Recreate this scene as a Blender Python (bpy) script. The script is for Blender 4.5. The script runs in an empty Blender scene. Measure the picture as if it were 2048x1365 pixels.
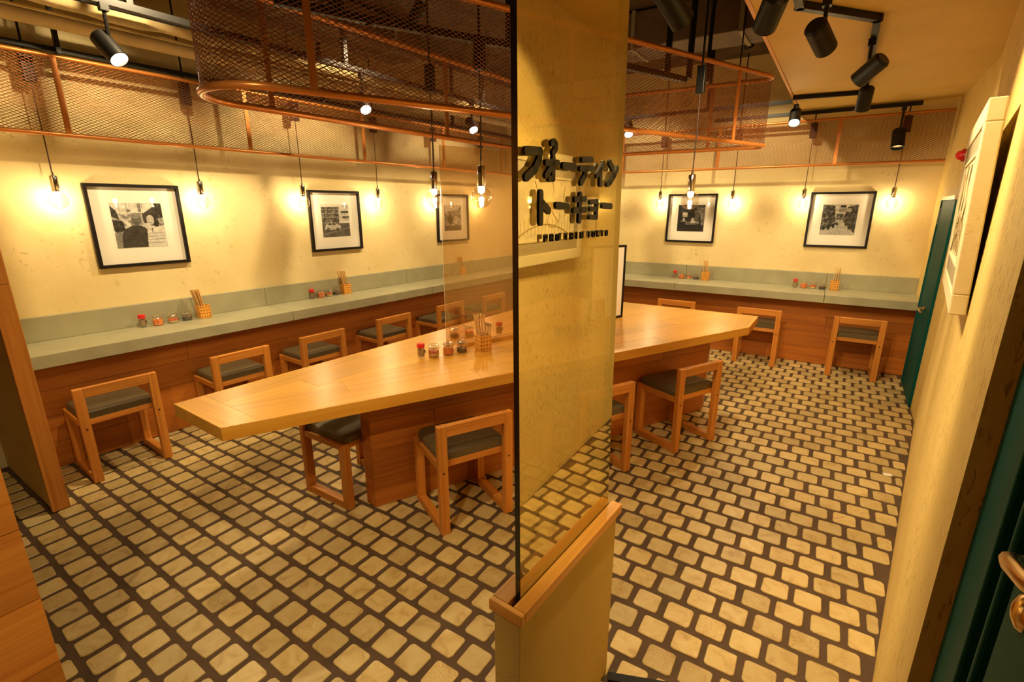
import bpy, bmesh, math, random
import numpy as np
from mathutils import Matrix, Vector

random.seed(7)
rng = np.random.default_rng(11)
SC = bpy.context.scene
COL = SC.collection

# ------------------------------------------------------------------ camera, world, exposure
H = 1.55
PITCH = math.radians(15.3404)
YAW = math.radians(-33.3825)
F_PX = 973.19
_f = Vector((math.sin(YAW) * math.cos(PITCH), math.cos(YAW) * math.cos(PITCH), -math.sin(PITCH)))
_r = Vector((math.cos(YAW), -math.sin(YAW), 0))
_u = _r.cross(_f)
cam_d = bpy.data.cameras.new('camera')
cam_d.sensor_width = 36.0
cam_d.lens = F_PX / 2048 * 36.0
cam_d.clip_start = 0.01
cam_d.clip_end = 50
cam = bpy.data.objects.new('camera', cam_d)
cam.matrix_world = Matrix(((_r.x, _u.x, -_f.x, 0), (_r.y, _u.y, -_f.y, 0), (_r.z, _u.z, -_f.z, H), (0, 0, 0, 1)))
COL.objects.link(cam)
SC.camera = cam
w = bpy.data.worlds.new('world')
SC.world = w
w.use_nodes = True
w.node_tree.nodes['Background'].inputs['Color'].default_value = (1.0, 0.75, 0.42, 1)
w.node_tree.nodes['Background'].inputs['Strength'].default_value = 0.05
SC.view_settings.view_transform = 'Standard'
SC.view_settings.look = 'None'
SC.view_settings.gamma = 1.0
SC.view_settings.use_curve_mapping = False
SC.view_settings.exposure = 0.22
cy = SC.cycles
cy.max_bounces = 10
cy.diffuse_bounces = 5
cy.glossy_bounces = 6
cy.transparent_max_bounces = 24
cy.caustics_reflective = False
cy.caustics_refractive = False
cy.sample_clamp_indirect = 4.0

WARM = (1.0, 0.76, 0.41)
BULB_W = 5.0
SPOT_W = 70.0

# ------------------------------------------------------------------ frames of reference
aY = math.radians(2.60775)
aX = math.radians(1.11688)
nL = Vector((math.cos(aY), -math.sin(aY), 0)); uL = Vector((math.sin(aY), math.cos(aY), 0))
nB = Vector((-math.sin(aX), math.cos(aX), 0)); uB = Vector((math.cos(aX), math.sin(aX), 0))
def LP(s, d, z=0.0): return uL * s + nL * d + Vector((0, 0, z))
def BP(s, d, z=0.0): return uB * s + nB * d + Vector((0, 0, z))
RP = Vector((0.313, 1.743, 0)); RQ = Vector((0.67, 4.455, 0))
uR = (RQ - RP).normalized(); nR = Vector((uR.y, -uR.x, 0))     # nR points out of the room
def RW(s, d, z=0.0): return RP + uR * s + nR * d + Vector((0, 0, z))
RE = Vector((0.693, 5.72, 0))
uR2 = (RE - RQ).normalized(); nR2 = Vector((uR2.y, -uR2.x, 0))
def RW2(s, d, z=0.0): return RQ + uR2 * s + nR2 * d + Vector((0, 0, z))
G0 = Vector((-.51, .80, 0)); gd = (Vector((-.486, 1.267, 0)) - G0).normalized(); gn = Vector((gd.y, -gd.x, 0))
def GP(t, d, z=0.0): return G0 + gd * t + gn * d + Vector((0, 0, z))
def isect(p, d, q, e):
    k = ((q.x - p.x) * e.y - (q.y - p.y) * e.x) / (d.x * e.y - d.y * e.x)
    return p + d * k

# ------------------------------------------------------------------ materials
def new_mat(name):
    m = bpy.data.materials.new(name); m.use_nodes = True
    nt = m.node_tree
    return m, nt, nt.nodes, nt.links, nt.nodes['Principled BSDF']
def setp(b, **k):
    for n, v in k.items():
        n = n.replace('_', ' ')
        b.inputs[n].default_value = v
def rgba(c): return (c[0], c[1], c[2], 1)
def ramp(N, stops):
    r = N.new('ShaderNodeValToRGB')
    e = r.color_ramp.elements
    e[0].position = stops[0][0]; e[0].color = rgba(stops[0][1])
    e[1].position = stops[-1][0]; e[1].color = rgba(stops[-1][1])
    for p, c in stops[1:-1]:
        x = e.new(p); x.color = rgba(c)
    return r
def simple(name, col, rough=.5, metal=0.0, bump=0.0, bscale=200, var=0.0, coat=0.0, spec=.5):
    m, nt, N, L, b = new_mat(name)
    setp(b, Base_Color=rgba(col), Roughness=rough, Metallic=metal); b.inputs['Specular IOR Level'].default_value = spec
    if coat: setp(b, Coat_Weight=coat, Coat_Roughness=.15)
    tc = N.new('ShaderNodeNewGeometry')
    if var:
        n = N.new('ShaderNodeTexNoise'); n.inputs['Scale'].default_value = 6; n.inputs['Detail'].default_value = 5
        L.new(tc.outputs['Position'], n.inputs['Vector'])
        r = ramp(N, [(.3, [c * (1 - var) for c in col]), (.7, [min(1, c * (1 + var)) for c in col])])
        L.new(n.outputs['Fac'], r.inputs['Fac']); L.new(r.outputs['Color'], b.inputs['Base Color'])
    if bump:
        n2 = N.new('ShaderNodeTexNoise'); n2.inputs['Scale'].default_value = bscale; n2.inputs['Detail'].default_value = 3
        L.new(tc.outputs['Position'], n2.inputs['Vector'])
        bp = N.new('ShaderNodeBump'); bp.inputs['Strength'].default_value = bump; bp.inputs['Distance'].default_value = .002
        L.new(n2.outputs['Fac'], bp.inputs['Height']); L.new(bp.outputs['Normal'], b.inputs['Normal'])
    return m
def plaster(name, light, dark, pit, pits=.5, stretch=(1, 1, 1), scale=9, bumpd=.004, lo=.60, mask=.45):
    m, nt, N, L, b = new_mat(name)
    g = N.new('ShaderNodeNewGeometry')
    n1 = N.new('ShaderNodeTexNoise'); n1.inputs['Scale'].default_value = 2.2; n1.inputs['Detail'].default_value = 6; n1.inputs['Roughness'].default_value = .6
    L.new(g.outputs['Position'], n1.inputs['Vector'])
    r1 = ramp(N, [(.3, dark), (.68, light)])
    L.new(n1.outputs['Fac'], r1.inputs['Fac'])
    mp = N.new('ShaderNodeMapping'); mp.inputs['Scale'].default_value = stretch
    L.new(g.outputs['Position'], mp.inputs['Vector'])
    n2 = N.new('ShaderNodeTexNoise'); n2.inputs['Scale'].default_value = scale * 3; n2.inputs['Detail'].default_value = 4; n2.inputs['Distortion'].default_value = .6
    L.new(mp.outputs['Vector'], n2.inputs['Vector'])
    r2 = ramp(N, [(lo, (0, 0, 0)), (lo + .09, (1, 1, 1))])
    L.new(n2.outputs['Fac'], r2.inputs['Fac'])
    n3 = N.new('ShaderNodeTexNoise'); n3.inputs['Scale'].default_value = 3.1; n3.inputs['Detail'].default_value = 2
    L.new(g.outputs['Position'], n3.inputs['Vector'])
    r3 = ramp(N, [(mask, (0, 0, 0)), (mask + .17, (1, 1, 1))])
    L.new(n3.outputs['Fac'], r3.inputs['Fac'])
    mu = N.new('ShaderNodeMath'); mu.operation = 'MULTIPLY'
    L.new(r2.outputs['Color'], mu.inputs[0]); L.new(r3.outputs['Color'], mu.inputs[1])
    mu2 = N.new('ShaderNodeMath'); mu2.operation = 'MULTIPLY'; mu2.inputs[1].default_value = pits
    L.new(mu.outputs[0], mu2.inputs[0])
    mx = N.new('ShaderNodeMix'); mx.data_type = 'RGBA'
    L.new(mu2.outputs[0], mx.inputs[0]); L.new(r1.outputs['Color'], mx.inputs[6]); mx.inputs[7].default_value = rgba(pit)
    L.new(mx.outputs[2], b.inputs['Base Color'])
    setp(b, Roughness=.62); b.inputs['Specular IOR Level'].default_value = .25
    nb = N.new('ShaderNodeTexNoise'); nb.inputs['Scale'].default_value = scale; nb.inputs['Detail'].default_value = 7
    L.new(mp.outputs['Vector'], nb.inputs['Vector'])
    sb = N.new('ShaderNodeMath'); sb.operation = 'SUBTRACT'
    L.new(nb.outputs['Fac'], sb.inputs[0]); L.new(mu2.outputs[0], sb.inputs[1])
    bp = N.new('ShaderNodeBump'); bp.inputs['Strength'].default_value = .55; bp.inputs['Distance'].default_value = bumpd
    L.new(sb.outputs[0], bp.inputs['Height']); L.new(bp.outputs['Normal'], b.inputs['Normal'])
    return m
def wood(name, c1, c2, c3, rough=.4, coat=.0, band=60):
    m, nt, N, L, b = new_mat(name)
    at = N.new('ShaderNodeAttribute'); at.attribute_name = 'gc'
    oi = N.new('ShaderNodeObjectInfo')
    ofs = N.new('ShaderNodeVectorMath'); ofs.operation = 'MULTIPLY_ADD'
    cmb = N.new('ShaderNodeCombineXYZ')
    for i in range(3): L.new(oi.outputs['Random'], cmb.inputs[i])
    L.new(cmb.outputs[0], ofs.inputs[0]); ofs.inputs[1].default_value = (7, 3, 5)
    L.new(at.outputs['Vector'], ofs.inputs[2])
    mp = N.new('ShaderNodeMapping'); mp.inputs['Scale'].default_value = (1.6, band, band)
    L.new(ofs.outputs[0], mp.inputs['Vector'])
    n1 = N.new('ShaderNodeTexNoise'); n1.inputs['Scale'].default_value = 1.0; n1.inputs['Detail'].default_value = 5; n1.inputs['Roughness'].default_value = .55; n1.inputs['Distortion'].default_value = .25
    L.new(mp.outputs['Vector'], n1.inputs['Vector'])
    r = ramp(N, [(.27, c3), (.5, c1), (.75, c2)])
    L.new(n1.outputs['Fac'], r.inputs['Fac'])
    mp2 = N.new('ShaderNodeMapping'); mp2.inputs['Scale'].default_value = (.9, 7, 7)
    L.new(ofs.outputs[0], mp2.inputs['Vector'])
    n2 = N.new('ShaderNodeTexNoise'); n2.inputs['Scale'].default_value = 1.0; n2.inputs['Detail'].default_value = 2
    L.new(mp2.outputs['Vector'], n2.inputs['Vector'])
    add = N.new('ShaderNodeMath'); add.operation = 'ADD'
    L.new(n2.outputs['Fac'], add.inputs[0])
    sc = N.new('ShaderNodeMath'); sc.operation = 'MULTIPLY_ADD'; sc.inputs[1].default_value = .35; sc.inputs[2].default_value = -.17
    L.new(oi.outputs['Random'], sc.inputs[0]); L.new(sc.outputs[0], add.inputs[1])
    hs = N.new('ShaderNodeHueSaturation')
    mr = N.new('ShaderNodeMapRange'); mr.inputs['From Min'].default_value = .2; mr.inputs['From Max'].default_value = .8
    mr.inputs['To Min'].default_value = .8; mr.inputs['To Max'].default_value = 1.16
    L.new(add.outputs[0], mr.inputs['Value']); L.new(mr.outputs['Result'], hs.inputs['Value'])
    L.new(r.outputs['Color'], hs.inputs['Color'])
    L.new(hs.outputs['Color'], b.inputs['Base Color'])
    setp(b, Roughness=rough)
    if coat: setp(b, Coat_Weight=coat, Coat_Roughness=.28)
    bp = N.new('ShaderNodeBump'); bp.inputs['Strength'].default_value = .12; bp.inputs['Distance'].default_value = .001
    L.new(n1.outputs['Fac'], bp.inputs['Height']); L.new(bp.outputs['Normal'], b.inputs['Normal'])
    return m
def sheet_glass(name, tint, ior=1.5, gloss=(1, 1, 1), rough=0.0, coat=0.0):
    """clear sheet: straight-through transmission plus a Fresnel mirror"""
    m, nt, N, L, b = new_mat(name)
    N.remove(b)
    out = N['Material Output']
    tr = N.new('ShaderNodeBsdfTransparent'); tr.inputs['Color'].default_value = rgba(tint)
    gl = N.new('ShaderNodeBsdfGlossy'); gl.inputs['Color'].default_value = rgba(gloss); gl.inputs['Roughness'].default_value = rough
    geo = N.new('ShaderNodeNewGeometry')
    mi = N.new('ShaderNodeMix'); mi.data_type = 'FLOAT'
    L.new(geo.outputs['Backfacing'], mi.inputs[0]); mi.inputs[2].default_value = ior; mi.inputs[3].default_value = 1 / ior
    fr = N.new('ShaderNodeFresnel'); L.new(mi.outputs[0], fr.inputs['IOR'])
    ms = N.new('ShaderNodeMixShader')
    mc = N.new('ShaderNodeMath'); mc.operation = 'MULTIPLY_ADD'; mc.inputs[1].default_value = 1 - coat; mc.inputs[2].default_value = coat
    L.new(fr.outputs[0], mc.inputs[0])
    L.new(mc.outputs[0], ms.inputs[0]); L.new(tr.outputs[0], ms.inputs[1]); L.new(gl.outputs[0], ms.inputs[2])
    L.new(ms.outputs[0], out.inputs['Surface'])
    return m
def emit(name, col, st):
    m, nt, N, L, b = new_mat(name)
    setp(b, Base_Color=rgba(col), Emission_Color=rgba(col), Emission_Strength=st)
    return m

M = {}
M['plaster'] = plaster('plaster_cream', (.80, .66, .36), (.70, .55, .26), (.42, .30, .10), .45, scale=10)
M['plaster_pit'] = plaster('plaster_pitted', (.75, .56, .21), (.68, .49, .155), (.34, .20, .04), 1.0, (3.0, 3.0, .9), 13, .004, .585, .38)
M['ceil_cream'] = plaster('ceiling_cream', (.70, .50, .17), (.62, .43, .13), (.5, .36, .13), .2, scale=6)
M['dwarf'] = plaster('partition_plaster', (.64, .47, .16), (.56, .40, .12), (.4, .3, .1), .5, scale=14)
M['ceil_dark'] = simple('ceiling_dark', (.075, .042, .02), .8, var=.35)
M['duct_dark'] = simple('duct_brown', (.10, .055, .025), .6, var=.3)
M['pipe_cream'] = simple('pipe_cream', (.72, .58, .34), .5, var=.12)
M['lagging'] = simple('pipe_lagging', (.50, .38, .18), .8, var=.35, bump=.9, bscale=60)
M['grey_bar'] = simple('grey_painted_bar', (.24, .20, .12), .6, var=.2)
M['grout'] = simple('floor_grout', (.085, .046, .022), .8, bump=.5, bscale=120, var=.2)
M['black'] = simple('black_metal', (.0045, .0038, .0034), .42, spec=.3)
M['black_frame'] = simple('black_wood', (.006, .0032, .002), .5, var=.2, spec=.25)
M['mat'] = simple('mat_board', (.88, .84, .76), .7)
M['white'] = simple('white_card', (.85, .82, .76), .6)
M['copper'] = simple('copper_paint', (.56, .20, .042), .32, .45)
M['mesh'] = simple('copper_mesh', (.26, .082, .022), .32, .6)
M['chrome'] = simple('chrome', (.75, .72, .68), .12, 1.0)
M['cord'] = simple('dark_cord', (.045, .018, .012), .6)
M['brass'] = simple('brass', (.62, .40, .18), .2, 1.0)
M['steel'] = simple('steel', (.7, .68, .64), .18, 1.0)
M['teal'] = simple('teal_paint', (.005, .075, .068), .55, spec=.06)
M['vinyl'] = simple('olive_vinyl', (.115, .082, .038), .45, bump=.06, bscale=300, var=.08)
M['counter'] = simple('counter_concrete', (.34, .325, .215), .36, var=.10, bump=.08, bscale=40)
M['frame_cream'] = plaster('moulding_cream', (.82, .72, .48), (.74, .62, .36), (.6, .48, .25), .4, scale=30, bumpd=.002)
M['picture_grey'] = simple('grey_mat', (.36, .30, .19), .7, var=.1)
M['picture_cream'] = simple('picture_paper', (.80, .68, .42), .7, var=.06)
M['ink'] = simple('ink', (.30, .22, .10), .7)
M['red'] = simple('red_plastic', (.62, .015, .015), .3)
M['spice'] = simple('brown_spice', (.28, .17, .06), .9, var=.4, bump=.6, bscale=700)
M['chilli'] = simple('chilli_red', (.72, .12, .015), .6, var=.5)
M['orange'] = simple('orange_sauce', (.78, .20, .03), .5, var=.3)
M['garlic'] = simple('garlic_pickle', (.80, .42, .16), .6, var=.35)
M['soy'] = simple('dark_sauce', (.012, .006, .004), .15)
M['chop'] = wood('chopstick_wood', (.70, .42, .15), (.80, .52, .22), (.55, .28, .08), .5, band=80)
M['rack'] = wood('bamboo_box', (.74, .34, .05), (.80, .41, .08), (.62, .27, .035), .45, band=60)
M['oak'] = wood('oak_chair', (.58, .215, .030), (.66, .27, .048), (.45, .145, .018), .42, .12, 70)
M['table'] = wood('bamboo_table', (.72, .345, .040), (.78, .41, .062), (.62, .265, .026), .30, .18, 45)
M['panel'] = wood('bamboo_panel', (.44, .135, .015), (.51, .170, .022), (.34, .092, .009), .45, .05, 45)
M['cap'] = wood('bamboo_cap', (.72, .33, .045), (.80, .42, .08), (.60, .24, .026), .35, .2, 60)
M['glass'] = sheet_glass('partition_glass', (.74, .70, .50), 1.6, (1, .92, .55), 0.0, .46)
M['glass_edge'] = simple('glass_edge', (.006, .022, .018), .12, coat=.6)
M['acrylic'] = sheet_glass('acrylic_sheet', (.90, .80, .68), 1.55, (1, .95, .88), 0.0, .13)
M['acrylic_edge'] = simple('acrylic_edge', (.75, .55, .38), .2)
M['bulb'] = sheet_glass('bulb_glass', (.97, .95, .92), 2.0, (1, 1, 1), 0.0, .12)
M['jar'] = sheet_glass('jar_glass', (.965, .96, .93), 1.8, (1, 1, 1), .03, .06)
M['pane'] = sheet_glass('picture_glass', (.97, .97, .96), 1.4)
M['filament'] = emit('filament_glow', (1.0, .80, .50), 60)
M['lens'] = emit('spot_lens_glow', (1.0, .86, .60), 45)
M['lens_dim'] = emit('spot_lens_dim', (1.0, .84, .58), 2.2)
M['alarm'] = simple('red_lamp', (.4, .01, .01), .3)
# printed pictures: colour comes from the mesh
m, nt, N, L, b = new_mat('photo_print')
at = N.new('ShaderNodeAttribute'); at.attribute_name = 'print'
L.new(at.outputs['Color'], b.inputs['Base Color']); setp(b, Roughness=.6)
M['print'] = m
# tiles
m, nt, N, L, b = new_mat('tumbled_marble')
g = N.new('ShaderNodeNewGeometry'); oi = N.new('ShaderNodeObjectInfo'); at = N.new('ShaderNodeAttribute'); at.attribute_name = 'rnd'
ad = N.new('ShaderNodeMath'); ad.operation = 'ADD'; L.new(oi.outputs['Random'], ad.inputs[0]); L.new(at.outputs['Fac'], ad.inputs[1])
fr = N.new('ShaderNodeMath'); fr.operation = 'FRACT'; L.new(ad.outputs[0], fr.inputs[0])
vm = N.new('ShaderNodeVectorMath'); vm.operation = 'MULTIPLY_ADD'; cb = N.new('ShaderNodeCombineXYZ')
for i in range(3): L.new(fr.outputs[0], cb.inputs[i])
L.new(cb.outputs[0], vm.inputs[0]); vm.inputs[1].default_value = (9, 5, 3); L.new(g.outputs['Position'], vm.inputs[2])
n1 = N.new('ShaderNodeTexNoise'); n1.inputs['Scale'].default_value = 14; n1.inputs['Detail'].default_value = 6; n1.inputs['Distortion'].default_value = 1.2
L.new(vm.outputs[0], n1.inputs['Vector'])
r1 = ramp(N, [(.25, (.44, .285, .095)), (.45, (.60, .435, .175)), (.75, (.67, .53, .25))]); L.new(n1.outputs['Fac'], r1.inputs['Fac'])
n2 = N.new('ShaderNodeTexNoise'); n2.inputs['Scale'].default_value = 260; n2.inputs['Detail'].default_value = 2; L.new(vm.outputs[0], n2.inputs['Vector'])
r2 = ramp(N, [(.50, (1, 1, 1)), (.66, (.62, .50, .34))]); L.new(n2.outputs['Fac'], r2.inputs['Fac'])
gt = N.new('ShaderNodeMapRange'); gt.inputs['From Min'].default_value = .80; gt.inputs['From Max'].default_value = .90; gt.inputs['To Max'].default_value = .8; L.new(fr.outputs[0], gt.inputs['Value'])
mx = N.new('ShaderNodeMix'); mx.data_type = 'RGBA'; mx.blend_type = 'MULTIPLY'
L.new(gt.outputs[0], mx.inputs[0]); L.new(r1.outputs['Color'], mx.inputs[6]); L.new(r2.outputs['Color'], mx.inputs[7])
hs = N.new('ShaderNodeHueSaturation'); mr = N.new('ShaderNodeMapRange'); mr.inputs['To Min'].default_value = .78; mr.inputs['To Max'].default_value = 1.08
sn = N.new('ShaderNodeMath'); sn.operation = 'MULTIPLY'; sn.inputs[1].default_value = 7.3; L.new(fr.outputs[0], sn.inputs[0])
sf = N.new('ShaderNodeMath'); sf.operation = 'FRACT'; L.new(sn.outputs[0], sf.inputs[0]); L.new(sf.outputs[0], mr.inputs['Value'])
L.new(mr.outputs[0], hs.inputs['Value']); L.new(mx.outputs[2], hs.inputs['Color']); L.new(hs.outputs['Color'], b.inputs['Base Color'])
setp(b, Roughness=.42)
bp = N.new('ShaderNodeBump'); bp.inputs['Strength'].default_value = .25; bp.inputs['Distance'].default_value = .002
L.new(n1.outputs['Fac'], bp.inputs['Height']); L.new(bp.outputs['Normal'], b.inputs['Normal'])
M['tile'] = m

# ------------------------------------------------------------------ mesh helpers
INV = {}
def frame_of(d):
    """rotation whose x axis is d (horizontal or not) and z as upright as possible"""
    x = Vector(d).normalized()
    up = Vector((0, 0, 1)) if abs(x.z) < .95 else Vector((0, 1, 0))
    y = up.cross(x).normalized(); z = x.cross(y)
    return Matrix((x, y, z)).transposed()
class MB:
    def __init__(s): s.v = []; s.f = []; s.g = []
    def add(s, vs, fs, gs=None):
        o = len(s.v)
        s.v += [Vector(p) for p in vs]; s.f += [tuple(o + i for i in f) for f in fs]
        s.g += list(gs) if gs is not None else [tuple(p) for p in vs]
        return s
    def box(s, c, size, R=None, grain=None):
        sx, sy, sz = [k / 2 for k in size]
        loc = [(x, y, z) for z in (-sz, sz) for y in (-sy, sy) for x in (-sx, sx)]
        ax = grain if grain is not None else max(range(3), key=lambda i: size[i])
        o = [random.uniform(0, 9) for _ in range(3)]
        oth = [i for i in range(3) if i != ax]
        gs = [(p[ax] + o[0], p[oth[0]] + o[1], p[oth[1]] + o[2]) for p in loc]
        c = Vector(c)
        vs = [c + (R @ Vector(p) if R is not None else Vector(p)) for p in loc]
        s.add(vs, [(0, 2, 3, 1), (4, 5, 7, 6), (0, 1, 5, 4), (2, 6, 7, 3), (0, 4, 6, 2), (1, 3, 7, 5)], gs)
        return s
    def bar(s, p, q, wy, wz, ext=0.0):
        p, q = Vector(p), Vector(q); d = (q - p)
        return s.box((p + q) / 2, (d.length + ext, wy, wz), frame_of(d))
    def prism(s, poly, z0, z1, d=(1, 0)):
        n = len(poly); d = Vector((d[0], d[1])).normalized(); e = Vector((-d.y, d.x))
        a = sum(poly[i][0] * poly[(i + 1) % n][1] - poly[(i + 1) % n][0] * poly[i][1] for i in range(n))
        if a < 0: poly = poly[::-1]
        o = [random.uniform(0, 9) for _ in range(3)]
        vs = [(p[0], p[1], z) for z in (z0, z1) for p in poly]
        gs = [(p[0] * d.x + p[1] * d.y + o[0], p[0] * e.x + p[1] * e.y + o[1], p[2] + o[2]) for p in vs]
        fs = [tuple(range(n - 1, -1, -1)), tuple(range(n, 2 * n))] + [(i, (i + 1) % n, n + (i + 1) % n, n + i) for i in range(n)]
        return s.add(vs, fs, gs)
    def tube(s, pts, r, n=8, closed=False, caps=True, r2=None):
        pts = [Vector(p) for p in pts]; m_ = len(pts)
        vs, gs = [], []
        prev = None; acc = 0
        for i, p in enumerate(pts):
            if closed: t = (pts[(i + 1) % m_] - pts[i - 1])
            else: t = (pts[min(i + 1, m_ - 1)] - pts[max(i - 1, 0)])
            t.normalize()
            if prev is None:
                a = Vector((0, 0, 1)) if abs(t.z) < .9 else Vector((1, 0, 0))
                x = t.cross(a).normalized()
            else:
                x = (prev - t * prev.dot(t)).normalized()
            prev = x; y = t.cross(x)
            if i: acc += (pts[i] - pts[i - 1]).length
            rr = r if r2 is None else r + (r2 - r) * i / (m_ - 1)
            for k in range(n):
                an = 2 * math.pi * k / n
                vs.append(p + (x * math.cos(an) + y * math.sin(an)) * rr); gs.append((acc, math.cos(an) * rr, math.sin(an) * rr))
        fs = []
        for i in range(m_ if closed else m_ - 1):
            j = (i + 1) % m_
            for k in range(n):
                l = (k + 1) % n
                fs.append((i * n + k, i * n + l, j * n + l, j * n + k))
        if caps and not closed:
            fs.append(tuple(range(n - 1, -1, -1))); fs.append(tuple((m_ - 1) * n + k for k in range(n)))
        return s.add(vs, fs, gs)
    def lathe(s, prof, n=20, c=(0, 0, 0), R=None):
        c = Vector(c); vs = []; m_ = len(prof)
        for r, z in prof:
            for k in range(n):
                an = 2 * math.pi * k / n
                p = Vector((r * math.cos(an), r * math.sin(an), z))
                vs.append(c + (R @ p if R is not None else p))
        fs = []
        for i in range(m_ - 1):
            for k in range(n):
                l = (k + 1) % n
                fs.append((i * n + k, i * n + l, (i + 1) * n + l, (i + 1) * n + k))
        if prof[0][0] > 1e-5: fs.append(tuple(range(n - 1, -1, -1)))
        if prof[-1][0] > 1e-5: fs.append(tuple((m_ - 1) * n + k for k in range(n)))
        return s.add(vs, fs)
    def build(s, name, mat, parent=None, smooth=False, bevel=0.0, kind=None, sub=0, label=None):
        me = bpy.data.meshes.new(name)
        iv = INV[parent] if parent is not None and parent in INV else Matrix.Identity(4)
        me.from_pydata([tuple(iv @ p) for p in s.v], [], s.f)
        at = me.attributes.new('gc', 'FLOAT_VECTOR', 'POINT')
        at.data.foreach_set('vector', np.array(s.g, dtype=np.float32).ravel())
        me.materials.append(mat); me.update()
        if smooth:
            me.polygons.foreach_set('use_smooth', [True] * len(me.polygons))
            try: me.set_sharp_from_angle(angle=math.radians(38))
            except Exception: pass
        o = bpy.data.objects.new(name, me); COL.objects.link(o)
        if parent is not None: o.parent = parent; INV[o] = iv
        if bevel:
            b_ = o.modifiers.new('bevel', 'BEVEL'); b_.width = bevel; b_.segments = 2; b_.limit_method = 'ANGLE'
        if sub:
            b_ = o.modifiers.new('sub', 'SUBSURF'); b_.levels = sub; b_.render_levels = sub
        if kind: o['kind'] = kind
        if label: o['label'] = label
        return o
def tag(o, label, cat, group=None):
    o['label'] = label; o['category'] = cat
    if group: o['group'] = group
    return o
def thing(name, label, cat, loc=(0, 0, 0), rz=0.0, group=None):
    o = bpy.data.objects.new(name, None); COL.objects.link(o)
    o.empty_display_size = .1
    o.location = loc; o.rotation_euler = (0, 0, rz)
    INV[o] = (Matrix.Translation(Vector(loc)) @ Matrix.Rotation(rz, 4, 'Z')).inverted()
    return tag(o, label, cat, group)
KIDS = {}
def copy_tree(o, loc, rz, label=None, group=None):
    r = o.copy(); COL.objects.link(r); r.location = loc; r.rotation_euler = (0, 0, rz)
    if label: r['label'] = label
    if group: r['group'] = group
    def rec(src, dst):
        for ch in KIDS_OF.get(src, list(src.children)):
            c = ch.copy(); COL.objects.link(c); c.parent = dst
            rec(ch, c)
    rec(o, r)
    return r
KIDS_OF = {}
def struct(o):
    o['kind'] = 'structure'; return o
def clip_poly(poly, p, n):
    """keep the side where (x-p).n >= 0"""
    out = []
    for i in range(len(poly)):
        a, b_ = Vector(poly[i]), Vector(poly[(i + 1) % len(poly)])
        da, db = (a - p).dot(n), (b_ - p).dot(n)
        if da >= 0: out.append(a)
        if (da >= 0) != (db >= 0): out.append(a + (b_ - a) * (da / (da - db)))
    return out
def inset(poly, k):
    n = len(poly)
    c = sum((Vector(p) for p in poly), Vector((0, 0))) / n
    out = [Vector(p) for p in poly]
    for i in range(n):
        a, b_ = Vector(poly[i]), Vector(poly[(i + 1) % n])
        e = (b_ - a).normalized(); nn = Vector((-e.y, e.x))
        if (c - a).dot(nn) < 0: nn = -nn
        out = clip_poly(out, a + nn * k, nn)
    return out
def fillet(poly, radii, seg=8):
    out = []; n = len(poly)
    for i in range(n):
        p = Vector(poly[i]); a = (Vector(poly[i - 1]) - p).normalized(); b_ = (Vector(poly[(i + 1) % n]) - p).normalized()
        r = radii[i]; th = math.acos(max(-1, min(1, a.dot(b_)))) / 2
        t = r / math.tan(th); c = p + (a + b_).normalized() * (r / math.sin(th))
        s0, s1 = p + a * t - c, p + b_ * t - c
        a0 = math.atan2(s0.y, s0.x); a1 = math.atan2(s1.y, s1.x)
        while a1 - a0 > math.pi: a1 -= 2 * math.pi
        while a1 - a0 < -math.pi: a1 += 2 * math.pi
        for k in range(seg + 1):
            q = a0 + (a1 - a0) * k / seg
            out.append(c + Vector((math.cos(q), math.sin(q))) * r)
    return out

# ------------------------------------------------------------------ room shell
WL = -4.13; WB = 6.045
ZC = 2.45; ZD = 3.05
def wall_slab(name, p, q, out, th, z0, z1, mat):
    p, q = Vector(p).to_2d(), Vector(q).to_2d(); o_ = Vector(out).to_2d() * th
    return struct(MB().prism([p, q, q + o_, p + o_], z0, z1, q - p).build(name, mat))
cLB = isect(LP(0, WL), uL, BP(0, WB), uB)
cBR = isect(BP(0, WB), uB, RQ, uR2)
wall_slab('wall_left', LP(-2.0, WL), cLB + uL * .2, -nL, .12, -.01, ZD, M['plaster'])
wall_slab('wall_back', cLB - uB * .15, cBR + uB * .15, nB, .12, -.01, ZD, M['plaster'])
S0 = -.876
wall_right = wall_slab('wall_right', RW(S0, 0), RQ, nR, .25, -.01, ZD, M['plaster_pit'])
wall_slab('wall_right_far', RQ, cBR + uR2 * .1, nR2, .25, -.01, ZD, M['plaster_pit'])
wall_slab('wall_front', (-4.6, -1.5), (1.2, -1.5), (0, -1), .12, -.01, ZD, M['plaster'])
# ceiling: dark open soffit over the left part, lowered cream slab on the right
struct(MB().box((-1.7, 2.3, ZD + .05), (6.4, 8.2, .1)).build('ceiling', M['ceil_dark']))
cs = MB().prism([(-.49, -1.5), (.95, -1.5), (.95, 6.1), (-.485, 6.06), (-.49, 3.0)], ZC, ZC + .09)
struct(cs.build('ceiling_lowered', M['ceil_cream']))
struct(MB().prism([(-.475, -1.5), (-.455, -1.5), (-.455, 6.05), (-.475, 6.05)], ZC + .09, ZD, (0, 1)).build('trim_1', M['duct_dark']))
struct(MB().box((-.499, 2.3, ZC + .02), (.018, 7.5, .05)).build('trim_2', M['cap']))
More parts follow.
